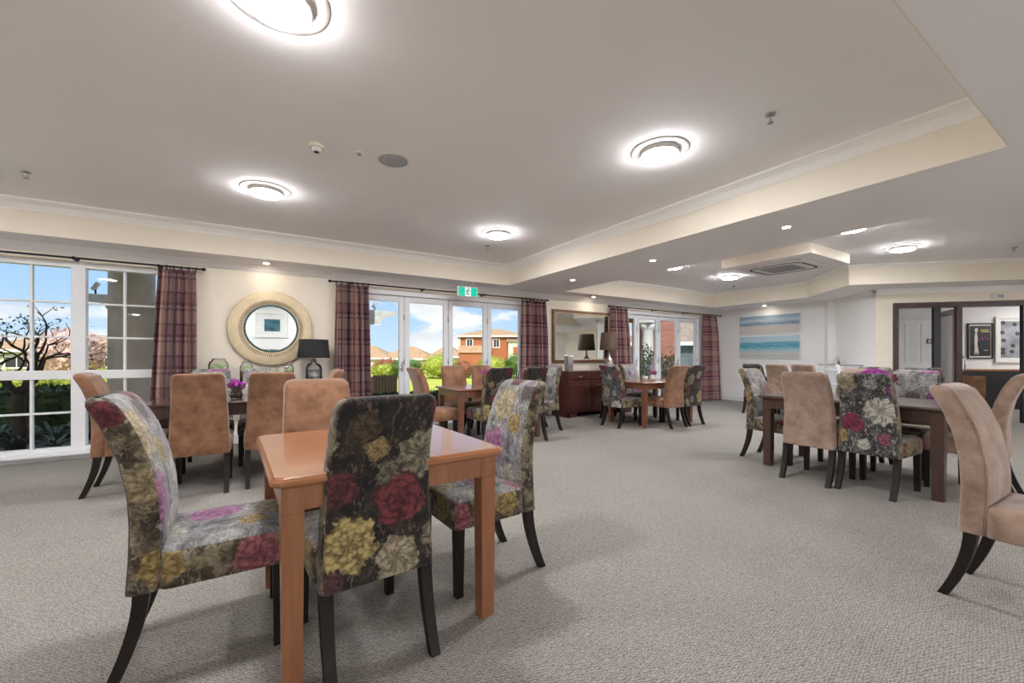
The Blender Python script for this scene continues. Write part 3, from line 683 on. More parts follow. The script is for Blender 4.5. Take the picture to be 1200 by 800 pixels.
chair(.355, 2.60, 180, 'tan', 'light tan suede dining chair on the far side of the cherry table', G1)
G2 = 'chairs around the dark table by the window'
chair(-.375, 4.68, 0, 'tan', 'brown suede chair, back to us, left of two at the dark window table', G2)
chair(.165, 4.70, 0, 'tan', 'brown suede chair, back to us, right of two at the dark window table', G2)
chair(-.905, 5.03, -90, 'tan', 'tan suede dining chair in profile at the window end of the dark table', G2)
chair(.53, 5.10, 90, 'tan', 'suede chair at the right end of the window table, only its top showing', G2)
chair(-.39, 5.58, 180, 'grey', 'floral chair on the mirror side of the window table, left of two', G2)
chair(.10, 5.58, 180, 'grey', 'floral chair on the mirror side of the window table, right of two', G2)
G3 = 'chairs around the brown table at the exit doors'
chair(2.76, 4.99, 0, 'dark', 'dark floral chair, back to us, left of two by the exit doors', G3, (.09, .02, 0))
chair(3.33, 4.99, 0, 'dark', 'dark floral chair, back to us, right of two by the exit doors', G3, (.09, .02, 0))
chair(3.92, 5.42, 90, 'grey', 'floral chair facing left at the end of the brown table beside the mahogany sideboard', G3)
chair(2.12, 5.33, -90, 'tan', 'suede chair in profile at the left end of the brown table by the exit doors', G3)
chair(2.72, 5.84, 180, 'tan', 'suede chair against the exit doors, left of two', G3)
chair(3.24, 5.84, 180, 'tan', 'suede chair against the exit doors, right of two', G3)
G4 = 'chairs around the brown table by the sideboard'
chair(5.42, 5.06, -90, 'grey', 'black and white floral chair at the left end of the table by the mahogany sideboard', G4)
chair(6.02, 4.66, 0, 'tan', 'tan suede chair with its back to us at the table by the mahogany sideboard', G4)
chair(6.50, 4.66, 0, 'dark', 'dark floral chair, back to us, right corner of the sideboard table', G4)
chair(5.86, 5.56, 180, 'grey', 'pale floral chair behind the sideboard table, left of two', G4, (.12, .31, 0))
chair(6.42, 5.56, 180, 'grey', 'pale floral chair behind the sideboard table, right of two', G4, (.35, .12, 0))
G5 = 'chairs around the long walnut table'
chair(4.69, 1.85, -90, 'taupe', 'taupe suede chair with its back to us at the long walnut table', G5)
chair(4.74, 1.405, -92, 'grey', 'black and white floral chair with burgundy peony, back to us, at walnut table', G5, (0, 0, 0))
chair(5.15, 2.45, 180, 'grey', 'yellow floral chair at the far left end of the walnut table', G5, (.2, .5, 0))
chair(5.68, 1.46, 90, 'grey', 'floral chair facing us across the walnut table with a large white bloom', G5, (.13, .22, 0))
chair(5.68, 1.93, 90, 'taupe', 'suede chair facing us across the walnut table, hidden behind the purple flowers', G5)
chair(5.42, .98, 4, 'taupe', 'taupe suede chair at the right end of the walnut table by the picture edge', G5)
chair(3.12, .315, 178, 'taupe', 'large taupe suede chair in profile at the near right picture edge', 'chairs at the right picture edge')
G6 = 'chairs in the background by the doorway'
chair(7.76, 2.25, -90, 'grey', 'dark floral chair top behind the walnut table, left of two before the doorway', G6)
chair(7.76, 1.75, -90, 'grey', 'dark floral chair top behind the walnut table, right of two before the doorway', G6)
G7 = 'chairs in the background below the seascapes'
chair(9.05, 4.63, -90, 'grey', 'floral chair in the background below the seascapes', G7, (.31, .1, 0))
chair(9.05, 4.17, -90, 'taupe', 'suede chair in the background below the seascapes, next to the floral one', G7)
chair(9.05, 3.71, -90, 'taupe', 'suede chair in the background beside the white tea trolley', G7)

# ================================================================== TABLES
def table(name, label, x0, x1, y0, y1, h, top, leg, lw=.07, th=.035, apron=.09, rot=0, clip=0, group=None, ogee=False, inset=.035):
    cx, cy = (x0 + x1) / 2, (y0 + y1) / 2; a, b = (x1 - x0) / 2, (y1 - y0) / 2
    T = thing(name, label, 'table', (cx, cy, 0), R_(rot), group)
    def outline(e, c):
        A, B = a - e, b - e
        return [(A - c, -B), (A, -B + c), (A, B - c), (A - c, B), (-A + c, B), (-A, B - c), (-A, -B + c), (-A + c, -B)]
    c = clip or .008
    lev = [(.012, h - th), (.0, h - th + .008), (0, h - .013), (.004, h - .006), (.012, h)]
    if ogee: lev = [(.026, h - th), (.012, h - th + .006), (.004, h - th + .012), (0, h - th + .018), (.0, h - .014), (.008, h - .004), (.016, h)]
    MB().loft([[(x, y, z) for x, y in outline(e, c)] for e, z in lev], smooth=False).build('tabletop', top, T)
    ai, bi = a - inset, b - inset; z1 = h - th
    for sx in (-1, 1):
        MB().b2((sx * (ai - .012) - .011, -bi + lw, z1 - apron), (sx * (ai - .012) + .011, bi - lw, z1), .002).build('apron', leg, T)
        MB().b2((-ai + lw, sx * (bi - .012) - .011, z1 - apron), (ai - lw, sx * (bi - .012) + .011, z1), .002).build('apron', leg, T)
    me = None
    for sx in (-1, 1):
        for sy in (-1, 1):
            L = MB(); q = lw / 2
            def ring(hh, z): return [(-hh, -hh, z), (hh, -hh, z), (hh, hh, z), (-hh, hh, z)]
            if me is None:
                L.loft([ring(q, z1), ring(q, z1 - apron - .004), ring(q - .002, z1 - apron - .006), ring(q - .002, z1 - apron - .009), ring(q, z1 - apron - .011), ring(q * .86, .03), ring(q * .84, .028), ring(q * .84, 0)], smooth=False)
                me = L.mesh('table_leg', leg)
            link('leg', me, T, (sx * (ai - q), sy * (bi - q), 0))
    return T
table('dining_table', 'glossy cherry wood square table with clipped corners in the foreground', .035, .965, 1.60, 2.57, .77, 'wood_cherry', 'wood_cherry_leg', .072, .042, .085, 2, .03, ogee=True)
table('dining_table', 'dark mahogany table by the multi-pane window with purple flowers', -.82, .44, 4.66, 5.52, .765, 'wood_dark', 'wood_dark_leg', .075, .03, .10)
table('dining_table', 'brown wooden table in front of the exit doors', 2.28, 3.66, 4.95, 5.76, .755, 'wood_brown', 'wood_brown_leg', .07, .03, .09)
table('dining_table', 'brown wooden table near the mahogany sideboard with two small vases', 5.47, 6.83, 4.61, 5.52, .755, 'wood_brown', 'wood_brown_leg', .075, .03, .09)
table('dining_table', 'long dark walnut table on the right with purple flowers', 4.70, 5.66, .95, 2.43, .765, 'wood_walnut', 'wood_walnut_leg', .085, .03, .11)
table('dining_table', 'dark table in the background before the doorway, mostly hidden', 7.78, 8.6, 1.5, 2.5, .755, 'wood_walnut', 'wood_walnut_leg')
table('dining_table', 'dark table in the background below the seascapes, mostly hidden', 9.08, 9.95, 3.95, 4.9, .755, 'wood_walnut', 'wood_walnut_leg')

# ------------------------------------------------------------------ flowers and vases
def ball(mb, c, r, seg=6):
    k = mb.bm.verts[:] and len(mb.bm.verts) or 0
    bmesh.ops.create_icosphere(mb.bm, subdivisions=1, radius=r, matrix=Matrix.Translation(c))
def bloom(mb, c, r, n=26):
    for _ in range(n):
        d = Vector((rng.gauss(0, 1), rng.gauss(0, 1), rng.gauss(0, 1))).normalized(); u = d.cross(Vector((.3, .5, .8))).normalized(); v = d.cross(u)
        p = Vector(c) + d * r * .35; q = Vector(c) + d * r * (1 + rng.uniform(-.15, .15)); wq = r * .28
        mb.faces([p, (p + q) / 2 + u * wq, q + v * wq * .3, (p + q) / 2 - u * wq], [(0, 1, 2, 3)])
def vase_flowers(x, y, z, label, heads, petal, vase='glass', vr=.055, vh=.10, rad=.038):
    T = thing('flower_vase', label, 'vase', (x, y, z))
    prof = [(vr * .7, 0), (vr * .98, vh * .25), (vr, vh * .5), (vr * .8, vh * .85), (vr * .78, vh)]
    if vase == 'glass':
        MB().lathe(prof, 24, cap=False).build('bowl', 'clear_glass', T)
        mb = MB()
        for _ in range(26):
            a = rng.uniform(0, 6.28); r = rng.uniform(0, vr * .68); ball(mb, (r * math.cos(a), r * math.sin(a), rng.uniform(.012, vh * .45)), .011)
        mb.build('pebbles', 'pebble_dark', T)
    else: MB().lathe(prof, 24).build('pot', vase, T)
    st = MB()
    for i, (dx, dy, dz) in enumerate(heads):
        st.tube([(dx * .2, dy * .2, vh * .4), (dx * .5, dy * .5, vh * .9), (dx, dy, vh + dz)], .003, 5)
        mb = MB(); bloom(mb, (dx, dy, vh + dz), rad, 46); ball(mb, (dx, dy, vh + dz), rad * .55); mb.build('bloom', petal, T)
    for i in range(6):
        a = i * 1.05; p = Vector((math.cos(a) * .05, math.sin(a) * .05, vh + .015)); st.faces([(0, 0, vh), p + Vector((0, 0, .02)), p * 1.3, p + Vector((.01, -.01, 0))], [(0, 1, 2, 3)])
    st.build('stems', 'leaf_green', T)
H5 = [(-.05, 0, .035), (.05, .01, .03), (0, -.045, .045), (.015, .05, .04), (-.02, .0, .07)]
vase_flowers(-.126, 4.93, .765, 'glass bowl of purple flowers on the dark window table', H5, 'petal_purple')
vase_flowers(2.88, 5.33, .755, 'purple flower in a clear vase on the exit door table', H5[:3], 'petal_purple', vr=.04, vh=.17, rad=.034)
vase_flowers(6.16, 5.02, .755, 'pink flowers in a white pot on the sideboard table', H5[:4], 'petal_pink', 'ceramic_white', .05, .10)
vase_flowers(5.20, 1.57, .765, 'large purple flower bunch on the walnut table', [(-.07, 0, .05), (.07, .01, .05), (0, -.06, .06), (.015, .07, .05), (-.02, .0, .075), (.04, .04, .07), (-.04, -.04, .07), (.0, .10, .04), (.0, -.10, .03)], 'petal_purple', vr=.06, vh=.185, rad=.05)
T = thing('candle_cup', 'small white patterned cup on the sideboard table', 'cup', (6.045, 5.10, .755)); MB().lathe([(.028, 0), (.042, .03), (.046, .075), (.042, .078)], 20).build('cup_body', 'ceramic_white', T)
mb = MB(); [mb.faces([(0, 0, .07), (.03 * math.cos(a), .03 * math.sin(a), .11), (.05 * math.cos(a + .2), .05 * math.sin(a + .2), .12), (.03 * math.cos(a + .4), .03 * math.sin(a + .4), .09)], [(0, 1, 2, 3)]) for a in range(6)]; mb.build('sprig', 'leaf_green', T)
T = thing('condiment_stand', 'grey metal condiment stand with bottles on the exit door table', 'condiment stand', (3.36, 5.32, .755))
MB().box((0, 0, .01), (.20, .12, .02), .004).build('tray', 'metal_dull', T); MB().tube([(-.095, 0, .02), (-.095, 0, .2), (.095, 0, .2), (.095, 0, .02)], .006, 8).build('handle', 'iron', T)
for dx in (-.05, .01, .06): o = MB().lathe([(.022, .02), (.024, .10), (.011, .13), (.011, .16)], 16, (dx, 0, 0)).build('bottle', 'smoke_glass', T); MB().lathe([(.013, .158), (.013, .175)], 12, (dx, 0, 0)).build('cap', 'vent_dark', o)

# ------------------------------------------------------------------ sideboard with lamp, vase, mirror
SB = thing('sideboard', 'mahogany sideboard with panelled doors under the gilt mirror', 'sideboard', (6.05, 6.47, 0))
MB().box((0, 0, .50), (1.72, .48, .76), .004).build('body', 'wood_mahogany', SB)
MB().box((0, -.005, .89), (1.80, .53, .03), .010).build('top', 'wood_mahogany_top', SB)
mb = MB(); mb.prism([(-.88, -.26), (.88, -.26), (.88, .25), (-.88, .25)], .085, .12)
for sx in (-1, 1): mb.b2((sx * .88, -.26, 0), (sx * .66, -.235, .09)); mb.b2((sx * .88, -.26, 0), (sx * .855, .25, .09))
mb.build('plinth', 'wood_mahogany_top', SB)
for k in range(3):
    x = -.565 + k * .565
    d = MB().box((x, -.246, .80), (.53, .022, .13), .006).build('drawer', 'wood_mahogany_top', SB)
    MB().tube([(x - .04, -.257, .80), (x - .03, -.275, .79), (x + .03, -.275, .79), (x + .04, -.257, .80)], .005, 6).build('handle', 'metal_dull', d)
    d = MB().box((x, -.246, .42), (.53, .022, .58), .004).build('door', 'wood_mahogany', SB)
    MB().box((x, -.258, .42), (.37, .018, .42), .009).build('panel', 'wood_mahogany', d)
    MB().lathe([(.006, 0), (.012, .012), (.010, .02)], 12, (x + .235, -.257, .45), (R_(90), 0, 0)).build('knob', 'metal_dull', d)
T = thing('table_lamp', 'table lamp with brown drum shade and glass base on the sideboard', 'lamp', (6.47, 6.42, .905))
MB().lathe([(.085, 0), (.10, .02), (.105, .12), (.09, .2), (.04, .28), (.02, .33), (.018, .43)], 28).build('base', 'mercury_glass', T)
MB().lathe([(.012, .40), (.012, .46)], 10).build('neck', 'metal_dull', T)
MB().lathe([(.198, .42), (.165, .79), (.162, .79), (.195, .42)], 36, cap=False).build('lamp_shade', 'shade_brown', T)
T = thing('silver_ornament', 'square silver mottled vase at the left end of the sideboard', 'vase', (5.36, 6.42, .905))
MB().loft([[(-q, -q, z), (q, -q, z), (q, q, z), (-q, q, z)] for q, z in ((.055, 0), (.062, .02), (.065, .28), (.058, .30), (.04, .31))], smooth=False).build('vase_body', 'silver_vase', T)
def frame_rect(mb, x0, x1, z0, z1, wdt, y0, y1):
    mb.b2((x0, y0, z0), (x0 + wdt, y1, z1), .006); mb.b2((x1 - wdt, y0, z0), (x1, y1, z1), .006); mb.b2((x0 + wdt, y0, z0), (x1 - wdt, y1, z0 + wdt), .006); mb.b2((x0 + wdt, y0, z1 - wdt), (x1 - wdt, y1, z1), .006); return mb
T = thing('wall_mirror', 'large rectangular mirror in a bronze wood frame above the sideboard', 'mirror', (6.05, YW, 1.06))
frame_rect(MB(), -.83, .83, 0, 1.10, .055, -.055, 0).build('frame', 'bronze_frame', T)
frame_rect(MB(), -.775, .775, .055, 1.045, .018, -.045, -.005).build('inner_bead', 'gold_frame', T)
MB().b2((-.76, -.02, .07), (.76, -.012, 1.03)).build('glass', 'mirror', T)

# ------------------------------------------------------------------ round mirror, console, jars, lamp
T = thing('round_mirror', 'round gold sunburst mirror between the plaid curtains', 'mirror', (.243, YW - .04, 1.575)); T.rotation_euler = (R_(1.8), 0, 0)
def ringprof(mb, prof, seg=72):
    rings = [[(r * math.cos(2 * math.pi * i / seg), y, r * math.sin(2 * math.pi * i / seg)) for i in range(seg)] for r, y in prof]
    return mb.loft(rings, cap=False)
ringprof(MB(), [(.33, .0), (.33, -.03), (.40, -.038), (.50, -.03), (.522, -.018), (.525, .0)]).build('frame', 'gold_frame', T)
mb = MB()
for i in range(96):
    a = 2 * math.pi * i / 96; r0, r1 = .352, .395; da = .011
    pts = [(r * math.cos(a + s_), -.0415, r * math.sin(a + s_)) for r, s_ in ((r0, -da), (r1, -da), (r1, da), (r0, da))]; mb.faces(pts, [(0, 1, 2, 3)])
sl = mb.build('slot_ring', 'bronze_frame', T); sl['kind'] = 'stuff'
ringprof(MB(), [(.308, -.005), (.310, -.04), (.322, -.044), (.332, -.036), (.332, -.02)]).build('inner_rim', 'teal_rim', T)
mb = MB(); mb.lathe([(.31, -.004), (.31, 0)], 64, (0, -.02, 0), (R_(90), 0, 0)); mb.build('glass', 'mirror', T)
T = thing('console_table', 'narrow dark console table below the round gold mirror', 'console table', (.25, 6.55, 0))
MB().box((0, 0, .835), (1.72, .36, .03), .006).build('top', 'wood_dark', T); MB().box((0, 0, .77), (1.60, .28, .10), .003).build('apron', 'wood_dark', T)
for sx in (-1, 1):
    for sy in (-1, 1): MB().loft([[(-q, -q, z), (q, -q, z), (q, q, z), (-q, q, z)] for q, z in ((.024, .82), (.017, 0))], smooth=False).build('leg', 'wood_dark_leg', T, loc=(sx * .78, sy * .12, 0))
def jar(x, wd, h, label, square=True, fill='potpourri'):
    T = thing('glass_jar', label, 'jar', (x, 6.52, .85), 0, 'glass jars on the console')
    n = 20; q = wd / 2
    MB().loft([[(px, py, z) for px, py in rrect((wd - 2 * e), -q + e, q - e, max(.01, q * .35 - e * .3))] for e, z in ((.008, 0), (0, .01), (0, h * .75), (.012, h * .86), (q * .35, h * .92), (q * .35, h * .95))], cap=False).build('jar_body', 'clear_glass', T)
    MB().loft([[(px, py, z) for px, py in rrect(wd - .016, -q + .008, q - .008, q * .3)] for z in (.006, h * .55)]).build('filling', fill, T)
    MB().lathe([(q * .68, h * .95), (q * .7, h * .96), (q * .7, h), (q * .3, h + .004)], 20).build('lid', 'metal_dull', T)
    MB().b2((-q * .75, -q - .003, h * .56), (q * .75, -q + .002, h * .80)).build('paper_label', 'label_green', T)
jar(-.355, .21, .31, 'large square glass jar with a flat lid left on the console'); jar(-.055, .145, .265, 'middle glass jar on the console with yellow green label'); jar(.44, .115, .24, 'small glass jar next to the black lamp', fill='pebble_dark')
T = thing('table_lamp', 'table lamp with black drum shade and smoked bottle base by the round mirror', 'lamp', (.752, 6.50, .85))
MB().lathe([(.098, 0), (.11, .02), (.11, .17), (.092, .22), (.04, .25), (.028, .30)], 28, cap=False).build('base', 'clear_glass', T)
MB().lathe([(.088, .008), (.096, .03), (.094, .15)], 24).build('inner_vessel', 'silver_vase', T)
MB().lathe([(.011, .25), (.011, .36)], 10).build('neck', 'metal_dull', T)
MB().lathe([(.213, .315), (.188, .575), (.185, .575), (.210, .315)], 36, cap=False).build('lamp_shade', 'shade_black', T)

# ------------------------------------------------------------------ curtains
def rod(x0, x1, label, brs):
    T = thing('curtain_rod', label, 'curtain rod', (x0, 6.68, 2.31), 0, 'black curtain rods')
    L = x1 - x0
    MB().tube([(0, 0, 0), (L, 0, 0)], .012, 10).build('pole', 'iron', T)
    for x in (0, L): MB().lathe([(.012, -.015), (.022, 0), (.02, .02), (.006, .035)], 14, (x, 0, 0), (0, R_(90 if x else -90), 0)).build('finial', 'iron', T)
    for b in brs: mb = MB(); mb.tube([(b - x0, .11, 0), (b - x0, 0, 0)], .008, 8); mb.lathe([(.018, -.012), (.018, .012)], 12, (b - x0, 0, 0), (0, R_(90), 0)); mb.lathe([(.025, 0), (.025, .01)], 12, (b - x0, .11, 0), (R_(90), 0, 0)); mb.build('bracket', 'iron', T)
rod(-3.6, -.53, 'black curtain rod over the multi-pane window', (-3.3, -1.72, -.97)); rod(1.0, 5.03, 'black curtain rod over the exit doors', (1.3, 2.45, 3.6, 4.7)); rod(6.74, 11.0, 'black curtain rod over the far terrace doors', (7.1, 8.3, 9.5, 10.6))
def curtain(xt0, xt1, xb0, xb1, label, folds, seed):
    rg = random.Random(seed); T = thing('curtain', label, 'curtain', ((xt0 + xt1) / 2, 6.68, 0), 0, 'plaid curtains'); cx = (xt0 + xt1) / 2
    nx, nz = folds * 10, 26; mb = MB(); uvl = {}; rows = []; ph = [rg.uniform(-.3, .3) for _ in range(folds + 1)]
    amp = .062
    for k in range(nz + 1):
        z = .012 + (2.285 - .012) * k / nz; f = 1 - k / nz; row = []
        g_ = f ** .8
        a = xt0 + (xb0 - xt0) * g_; b = xt1 + (xb1 - xt1) * g_
        for i in range(nx + 1):
            u = i / nx; w_ = u * folds; p = ph[int(min(w_, folds - 1))]
            am = amp * (.55 + .45 * min(1, f * 4)) * (1 + .25 * math.sin(3 * u * folds + seed))
            row.append((a + (b - a) * u + .012 * math.sin(w_ * 4.1 + f * 3 + seed) * f - cx, am * math.sin(2 * math.pi * w_ + p * f * 2.0), z))
        rows.append(row)
    V = [[mb.bm.verts.new(p) for p in r] for r in rows]; uv = mb.bm.loops.layers.uv.new('UVMap')
    wid = (xt1 - xt0) * 2.1
    for k in range(nz):
        for i in range(nx):
            f = mb.bm.faces.new((V[k][i], V[k][i + 1], V[k + 1][i + 1], V[k + 1][i])); f.smooth = True
            for l, (kk, ii) in zip(f.loops, ((k, i), (k, i + 1), (k + 1, i + 1), (k + 1, i))): l[uv].uv = (ii / nx * wid + seed * .11, rows[kk][ii][2])
    me = bpy.data.meshes.new('drape'); mb.bm.to_mesh(me); mb.bm.free(); me.materials.append(M('plaid_drape')); o = link('drape', me, T)
    sm = o.modifiers.new('thickness', 'SOLIDIFY'); sm.thickness = .004
    hp = MB()
    for i in range(folds + 1):
        x = xt0 + (xt1 - xt0) * i / folds - cx; hp.lathe([(.017, -.006), (.02, 0), (.017, .006)], 12, (x, 0, 2.31), (0, R_(90), 0), cap=False); hp.b2((x - .006, -.006, 2.262), (x + .006, .006, 2.297))
    hp.build('rings', 'iron', T)['kind'] = 'stuff'
curtain(-.97, -.60, -1.07, -.58, 'plaid curtain right of the multi-pane window', 5, 1); curtain(1.08, 1.55, 1.04, 1.60, 'plaid curtain left of the exit doors beside the round mirror', 6, 2)
curtain(4.42, 4.98, 4.38, 5.05, 'plum plaid curtain right of the exit doors', 6, 3); curtain(6.78, 7.30, 6.74, 7.46, 'plaid curtain between the bronze mirror and the terrace doors', 6, 4)
curtain(10.22, 10.80, 10.20, 10.98, 'plaid curtain in the far corner by the white wall', 6, 5)

# ------------------------------------------------------------------ exit sign
T = thing('exit_sign', 'green and white running man exit sign hanging above the folding doors', 'sign', (3.10, 6.36, 2.195))
MB().box((0, 0, .085), (.385, .03, .165), .005).build('housing', 'plastic_white', T)
MB().b2((-.17, -.018, .012), (-.055, -.015, .158)).build('green_panel', 'exit_green', T); MB().b2((.055, -.018, .012), (.17, -.018 + .003, .158)).build('green_panel', 'exit_green', T)
MB().b2((-.055, -.018, .012), (.055, -.015, .158)).build('white_panel', 'exit_white', T)
mb = MB(); mb.lathe([(.013, -.002), (.013, .002)], 12, (.012, -.019, .135), (R_(90), 0, 0))
for p, q in (((.005, .115), (-.012, .07)), ((.0, .11), (-.032, .098)), ((-.032, .098), (-.042, .075)), ((.005, .112), (.028, .092)), ((.028, .092), (.042, .10)), ((-.012, .07), (.018, .05)), ((.018, .05), (.012, .022)), ((-.012, .07), (-.02, .045)), ((-.02, .045), (-.046, .036))):
    mb.tube([(p[0], -.019, p[1]), (q[0], -.019, q[1])], .0075, 6)
mb.build('running_man', 'exit_figure', T)
mb = MB(); mb.tube([(-.12, 0, .165), (-.12, 0, .255)], .005, 6); mb.tube([(.12, 0, .165), (.12, 0, .255)], .005, 6); mb.build('hanger', 'plastic_white', T)
px_, py_ = dwp(1.87, -.02); T = thing('sensor_box', 'small beige sensor box above the dark doorway frame', 'sensor', (px_, py_, 2.235), R_(-45)); MB().box((0, 0, .035), (.17, .035, .07), .006).build('housing', 'plastic_white', T); MB().box((.03, -.02, .035), (.07, .012, .045), .003).build('window', 'metal_dull', T)

# ------------------------------------------------------------------ pictures
def uvquad(name, mat, parent, P):
    mb = MB(); V = [mb.bm.verts.new(p) for p in P]; f = mb.bm.faces.new(V); uv = mb.bm.loops.layers.uv.new('UVMap')
    for l, c in zip(f.loops, ((0, 0), (1, 0), (1, 1), (0, 1))): l[uv].uv = c
    me = bpy.data.meshes.new(name); mb.bm.to_mesh(me); mb.bm.free(); me.materials.append(M(mat)); return link(name, me, parent)
for nm, z0, z1, mt, l in (('up', 1.755, 2.24, 'print_sea_upper', 'upper of two seascape canvases, pale surf and sky'), ('lo', 1.14, 1.715, 'print_sea_lower', 'lower of two seascape canvases, turquoise water and rocky shore')):
    T = thing('seascape_canvas', l, 'picture', (11.05, 5.43, z0)); h = z1 - z0
    MB().b2((-.045, -.735, 0), (0, .735, h), .003).build('canvas', 'canvas_edge', T)
    uvquad('print', mt, T, [(-.0465, .715, .02), (-.0465, -.715, .02), (-.0465, -.715, h - .02), (-.0465, .715, h - .02)])
def dpic(s0, s1, z0, z1, label, fmat, fw, matw, deep=.04):
    px, py = dwp((s0 + s1) / 2, OB); T = thing('framed_picture', label, 'picture', (px, py, z0), R_(-45)); a = (s1 - s0) / 2; h = z1 - z0
    frame_rect(MB(), -a, a, 0, h, fw, -deep, 0).build('frame', fmat, T); MB().b2((-a + fw, -deep * .5, fw), (a - fw, 0, h - fw)).build('mount', matw, T); return T, a, h
def fp(T, x0, x1, z0, z1, mat, nm, y=-.024): MB().b2((x0, y - .002, z0), (x1, y, z1)).build(nm, mat, T)
s0 = (13.96 - 10.05 - OB * S2) / S2; s1 = (14.30 - 10.05 - OB * S2) / S2
T, a, h = dpic(s0, s1, 1.14, 1.95, 'black framed night club style poster past the doorway', 'black_gloss', .03, 'frame_white')
fp(T, -a + .05, a - .05, .06, h - .06, 'print_night', 'poster')
mb = MB(); mb.loft([[(cx + wx * math.cos(q * math.pi / 5), -.029, z) if False else (cx + wx * math.cos(q * math.pi / 5), -.0285 - .0012 * math.sin(q * math.pi / 5), z) for q in range(10)] for z, cx, wx in ((.09, -.07, .055), (.2, -.075, .035), (.35, -.085, .028), (.45, -.08, .035), (.55, -.085, .025), (.6, -.08, .012), (.62, -.078, .03), (.68, -.075, .03), (.70, -.075, .01))]); mb.build('pale_figure', 'print_pale', T)
mb = MB(); mb.tube([(-.02, -.028, .40), (.02, -.028, .47), (.0, -.028, .52), (.05, -.028, .42), (.08, -.028, .50), (.09, -.028, .42), (.13, -.028, .47), (.16, -.028, .43)], .008, 6); mb.build('pink_flourish', 'print_pink', T)
fp(T, .0, .15, .64, .665, 'print_yellow', 'yellow_band', -.026); fp(T, .02, .17, .60, .625, 'print_yellow', 'yellow_band', -.026); fp(T, .06, .15, .18, .20, 'print_grey', 'grey_band', -.026)
s0 = (14.32 - 10.05 - OB * S2) / S2
T, a, h = dpic(s0, s0 + .82, 1.05, 2.09, 'large white framed grey picture of paper blooms past the doorway', 'frame_white', .055, 'frame_white', .05)
fp(T, -a + .11, a - .11, .11, h - .11, 'print_grey', 'print')
mb = MB()
for (x, z) in ((-.26, .90), (-.27, .68), (-.25, .50), (-.26, .30), (-.26, .22), (-.05, .86), (.0, .65), (-.08, .38), (-.1, .25), (.15, .8), (.2, .3)):
    for k in range(6):
        q = k * 1.047; mb.lathe([(.02, -.002), (.02, .0)], 8, (x + .026 * math.cos(q), -.028, z + .026 * math.sin(q)), (R_(90), 0, 0))
mb.build('ink_blooms', 'print_ink', T)['kind'] = 'stuff'
MB().box((.15, -.03, .42), (.22, .004, .3), rot=None).build('paper_sheet', 'frame_white', T)
# picture on the wall facing the windows (seen in the round mirror)
T = thing('framed_picture', 'white framed dark teal picture reflected in the round gold mirror', 'picture', (.62, YF, 1.22), math.pi)
frame_rect(MB(), -.5, .5, 0, .86, .04, -.035, 0).build('frame', 'frame_white', T); MB().b2((-.46, -.012, .04), (.46, 0, .82)).build('mount', 'ceramic_white', T); MB().b2((-.24, -.016, .22), (.24, -.012, .64)).build('print', 'print_teal', T)

# ------------------------------------------------------------------ tea trolley with white flowers, low chair past the doorway
T = thing('tea_trolley', 'white and grey metal trolley with frame handles against the white wall return', 'trolley', (10.0, 3.58, 0), R_(45))
for sx in (-1, 1):
    for sy in (-1, 1):
        MB().tube([(sx * .42, sy * .2, .06), (sx * .42, sy * .2, 1.02)], .014, 8).build('post', 'joinery_white', T)
        MB().lathe([(.03, -.012), (.03, .012)], 14, (sx * .42, sy * .2, .03), (R_(90), 0, 0)).build('castor', 'iron', T)
    MB().tube([(sx * .42, -.2, 1.02), (sx * .42, .2, 1.02)], .016, 8).build('handle', 'plastic_grey', T)
for z in (.30, .62, .92): MB().box((0, 0, z), (.86, .42, .025), .004).build('shelf', 'joinery_white', T)
MB().tube([(-.42, -.2, 1.02), (.42, -.2, 1.02)], .014, 8).build('rail', 'plastic_grey', T)
T = thing('flower_vase', 'pale wispy white flowers in a white pot on the metal trolley', 'vase', (10.0, 3.58, .9325)); MB().lathe([(.05, 0), (.07, .05), (.06, .1)], 20).build('pot', 'ceramic_white', T)
mb = MB(); st = MB()
for i in range(26):
    a = rng.uniform(0, 6.28); q = rng.uniform(.05, .3); p = (q * math.cos(a), q * math.sin(a) * .5, .12 + rng.uniform(0, .14)); st.tube([(0, 0, .08), (p[0] * .5, p[1] * .5, p[2] * .9), p], .002, 4); bloom(mb, p, .025, 8)
mb.build('bloom', 'petal_white', T); st.build('stems', 'leaf_green', T)
px_, py_ = dwp(2.05, 1.0); T = thing('low_chair', 'low tan chair in the room past the doorway', 'chair', (px_, py_, 0), R_(-60))
MB().box((0, 0, .38), (.48, .46, .12), .03).build('seat', 'suede_tan', T); MB().box((0, -.22, .60), (.48, .07, .40), .025).build('backrest', 'suede_tan', T)
for sx in (-1, 1):
    for sy in (-1, 1): MB().tube([(sx * .2, sy * .19, 0), (sx * .19, sy * .18, .34)], .016, 8).build('leg', 'leg_dark', T)

# ================================================================== OUTDOORS
ZG = -.15
struct(MB().prism([(-120, 12.2), (160, 12.2), (160, 170), (-120, 170)], ZG - .3, ZG).build('lawn', 'lawn_grass'), 'bright green lawn beyond the hedges', 'lawn')
struct(MB().prism([(-30, 7.05), (60, 7.05), (60, 9.0), (-30, 9.0)], ZG - .3, ZG + .03).build('patio', 'patio_paving'), 'paved terrace outside the doors', 'terrace')
struct(MB().prism([(-30, 9.0), (60, 9.0), (60, 12.2), (-30, 12.2)], ZG - .3, ZG + .01).build('garden_bed', 'soil'), 'dark planting bed along the hedge', 'garden bed')
def leaf(mb, p, d, size, wd=.45):
    d = d.normalized(); u = d.cross(Vector((rng.gauss(0, 1), rng.gauss(0, 1), rng.gauss(0, 1)))).normalized()
    a = p; b = p + d * size * .5 + u * size * wd * .5; c = p + d * size; e = p + d * size * .5 - u * size * wd * .5
    V = [mb.bm.verts.new(q) for q in (a, b, c, e)]; mb.bm.faces.new(V)
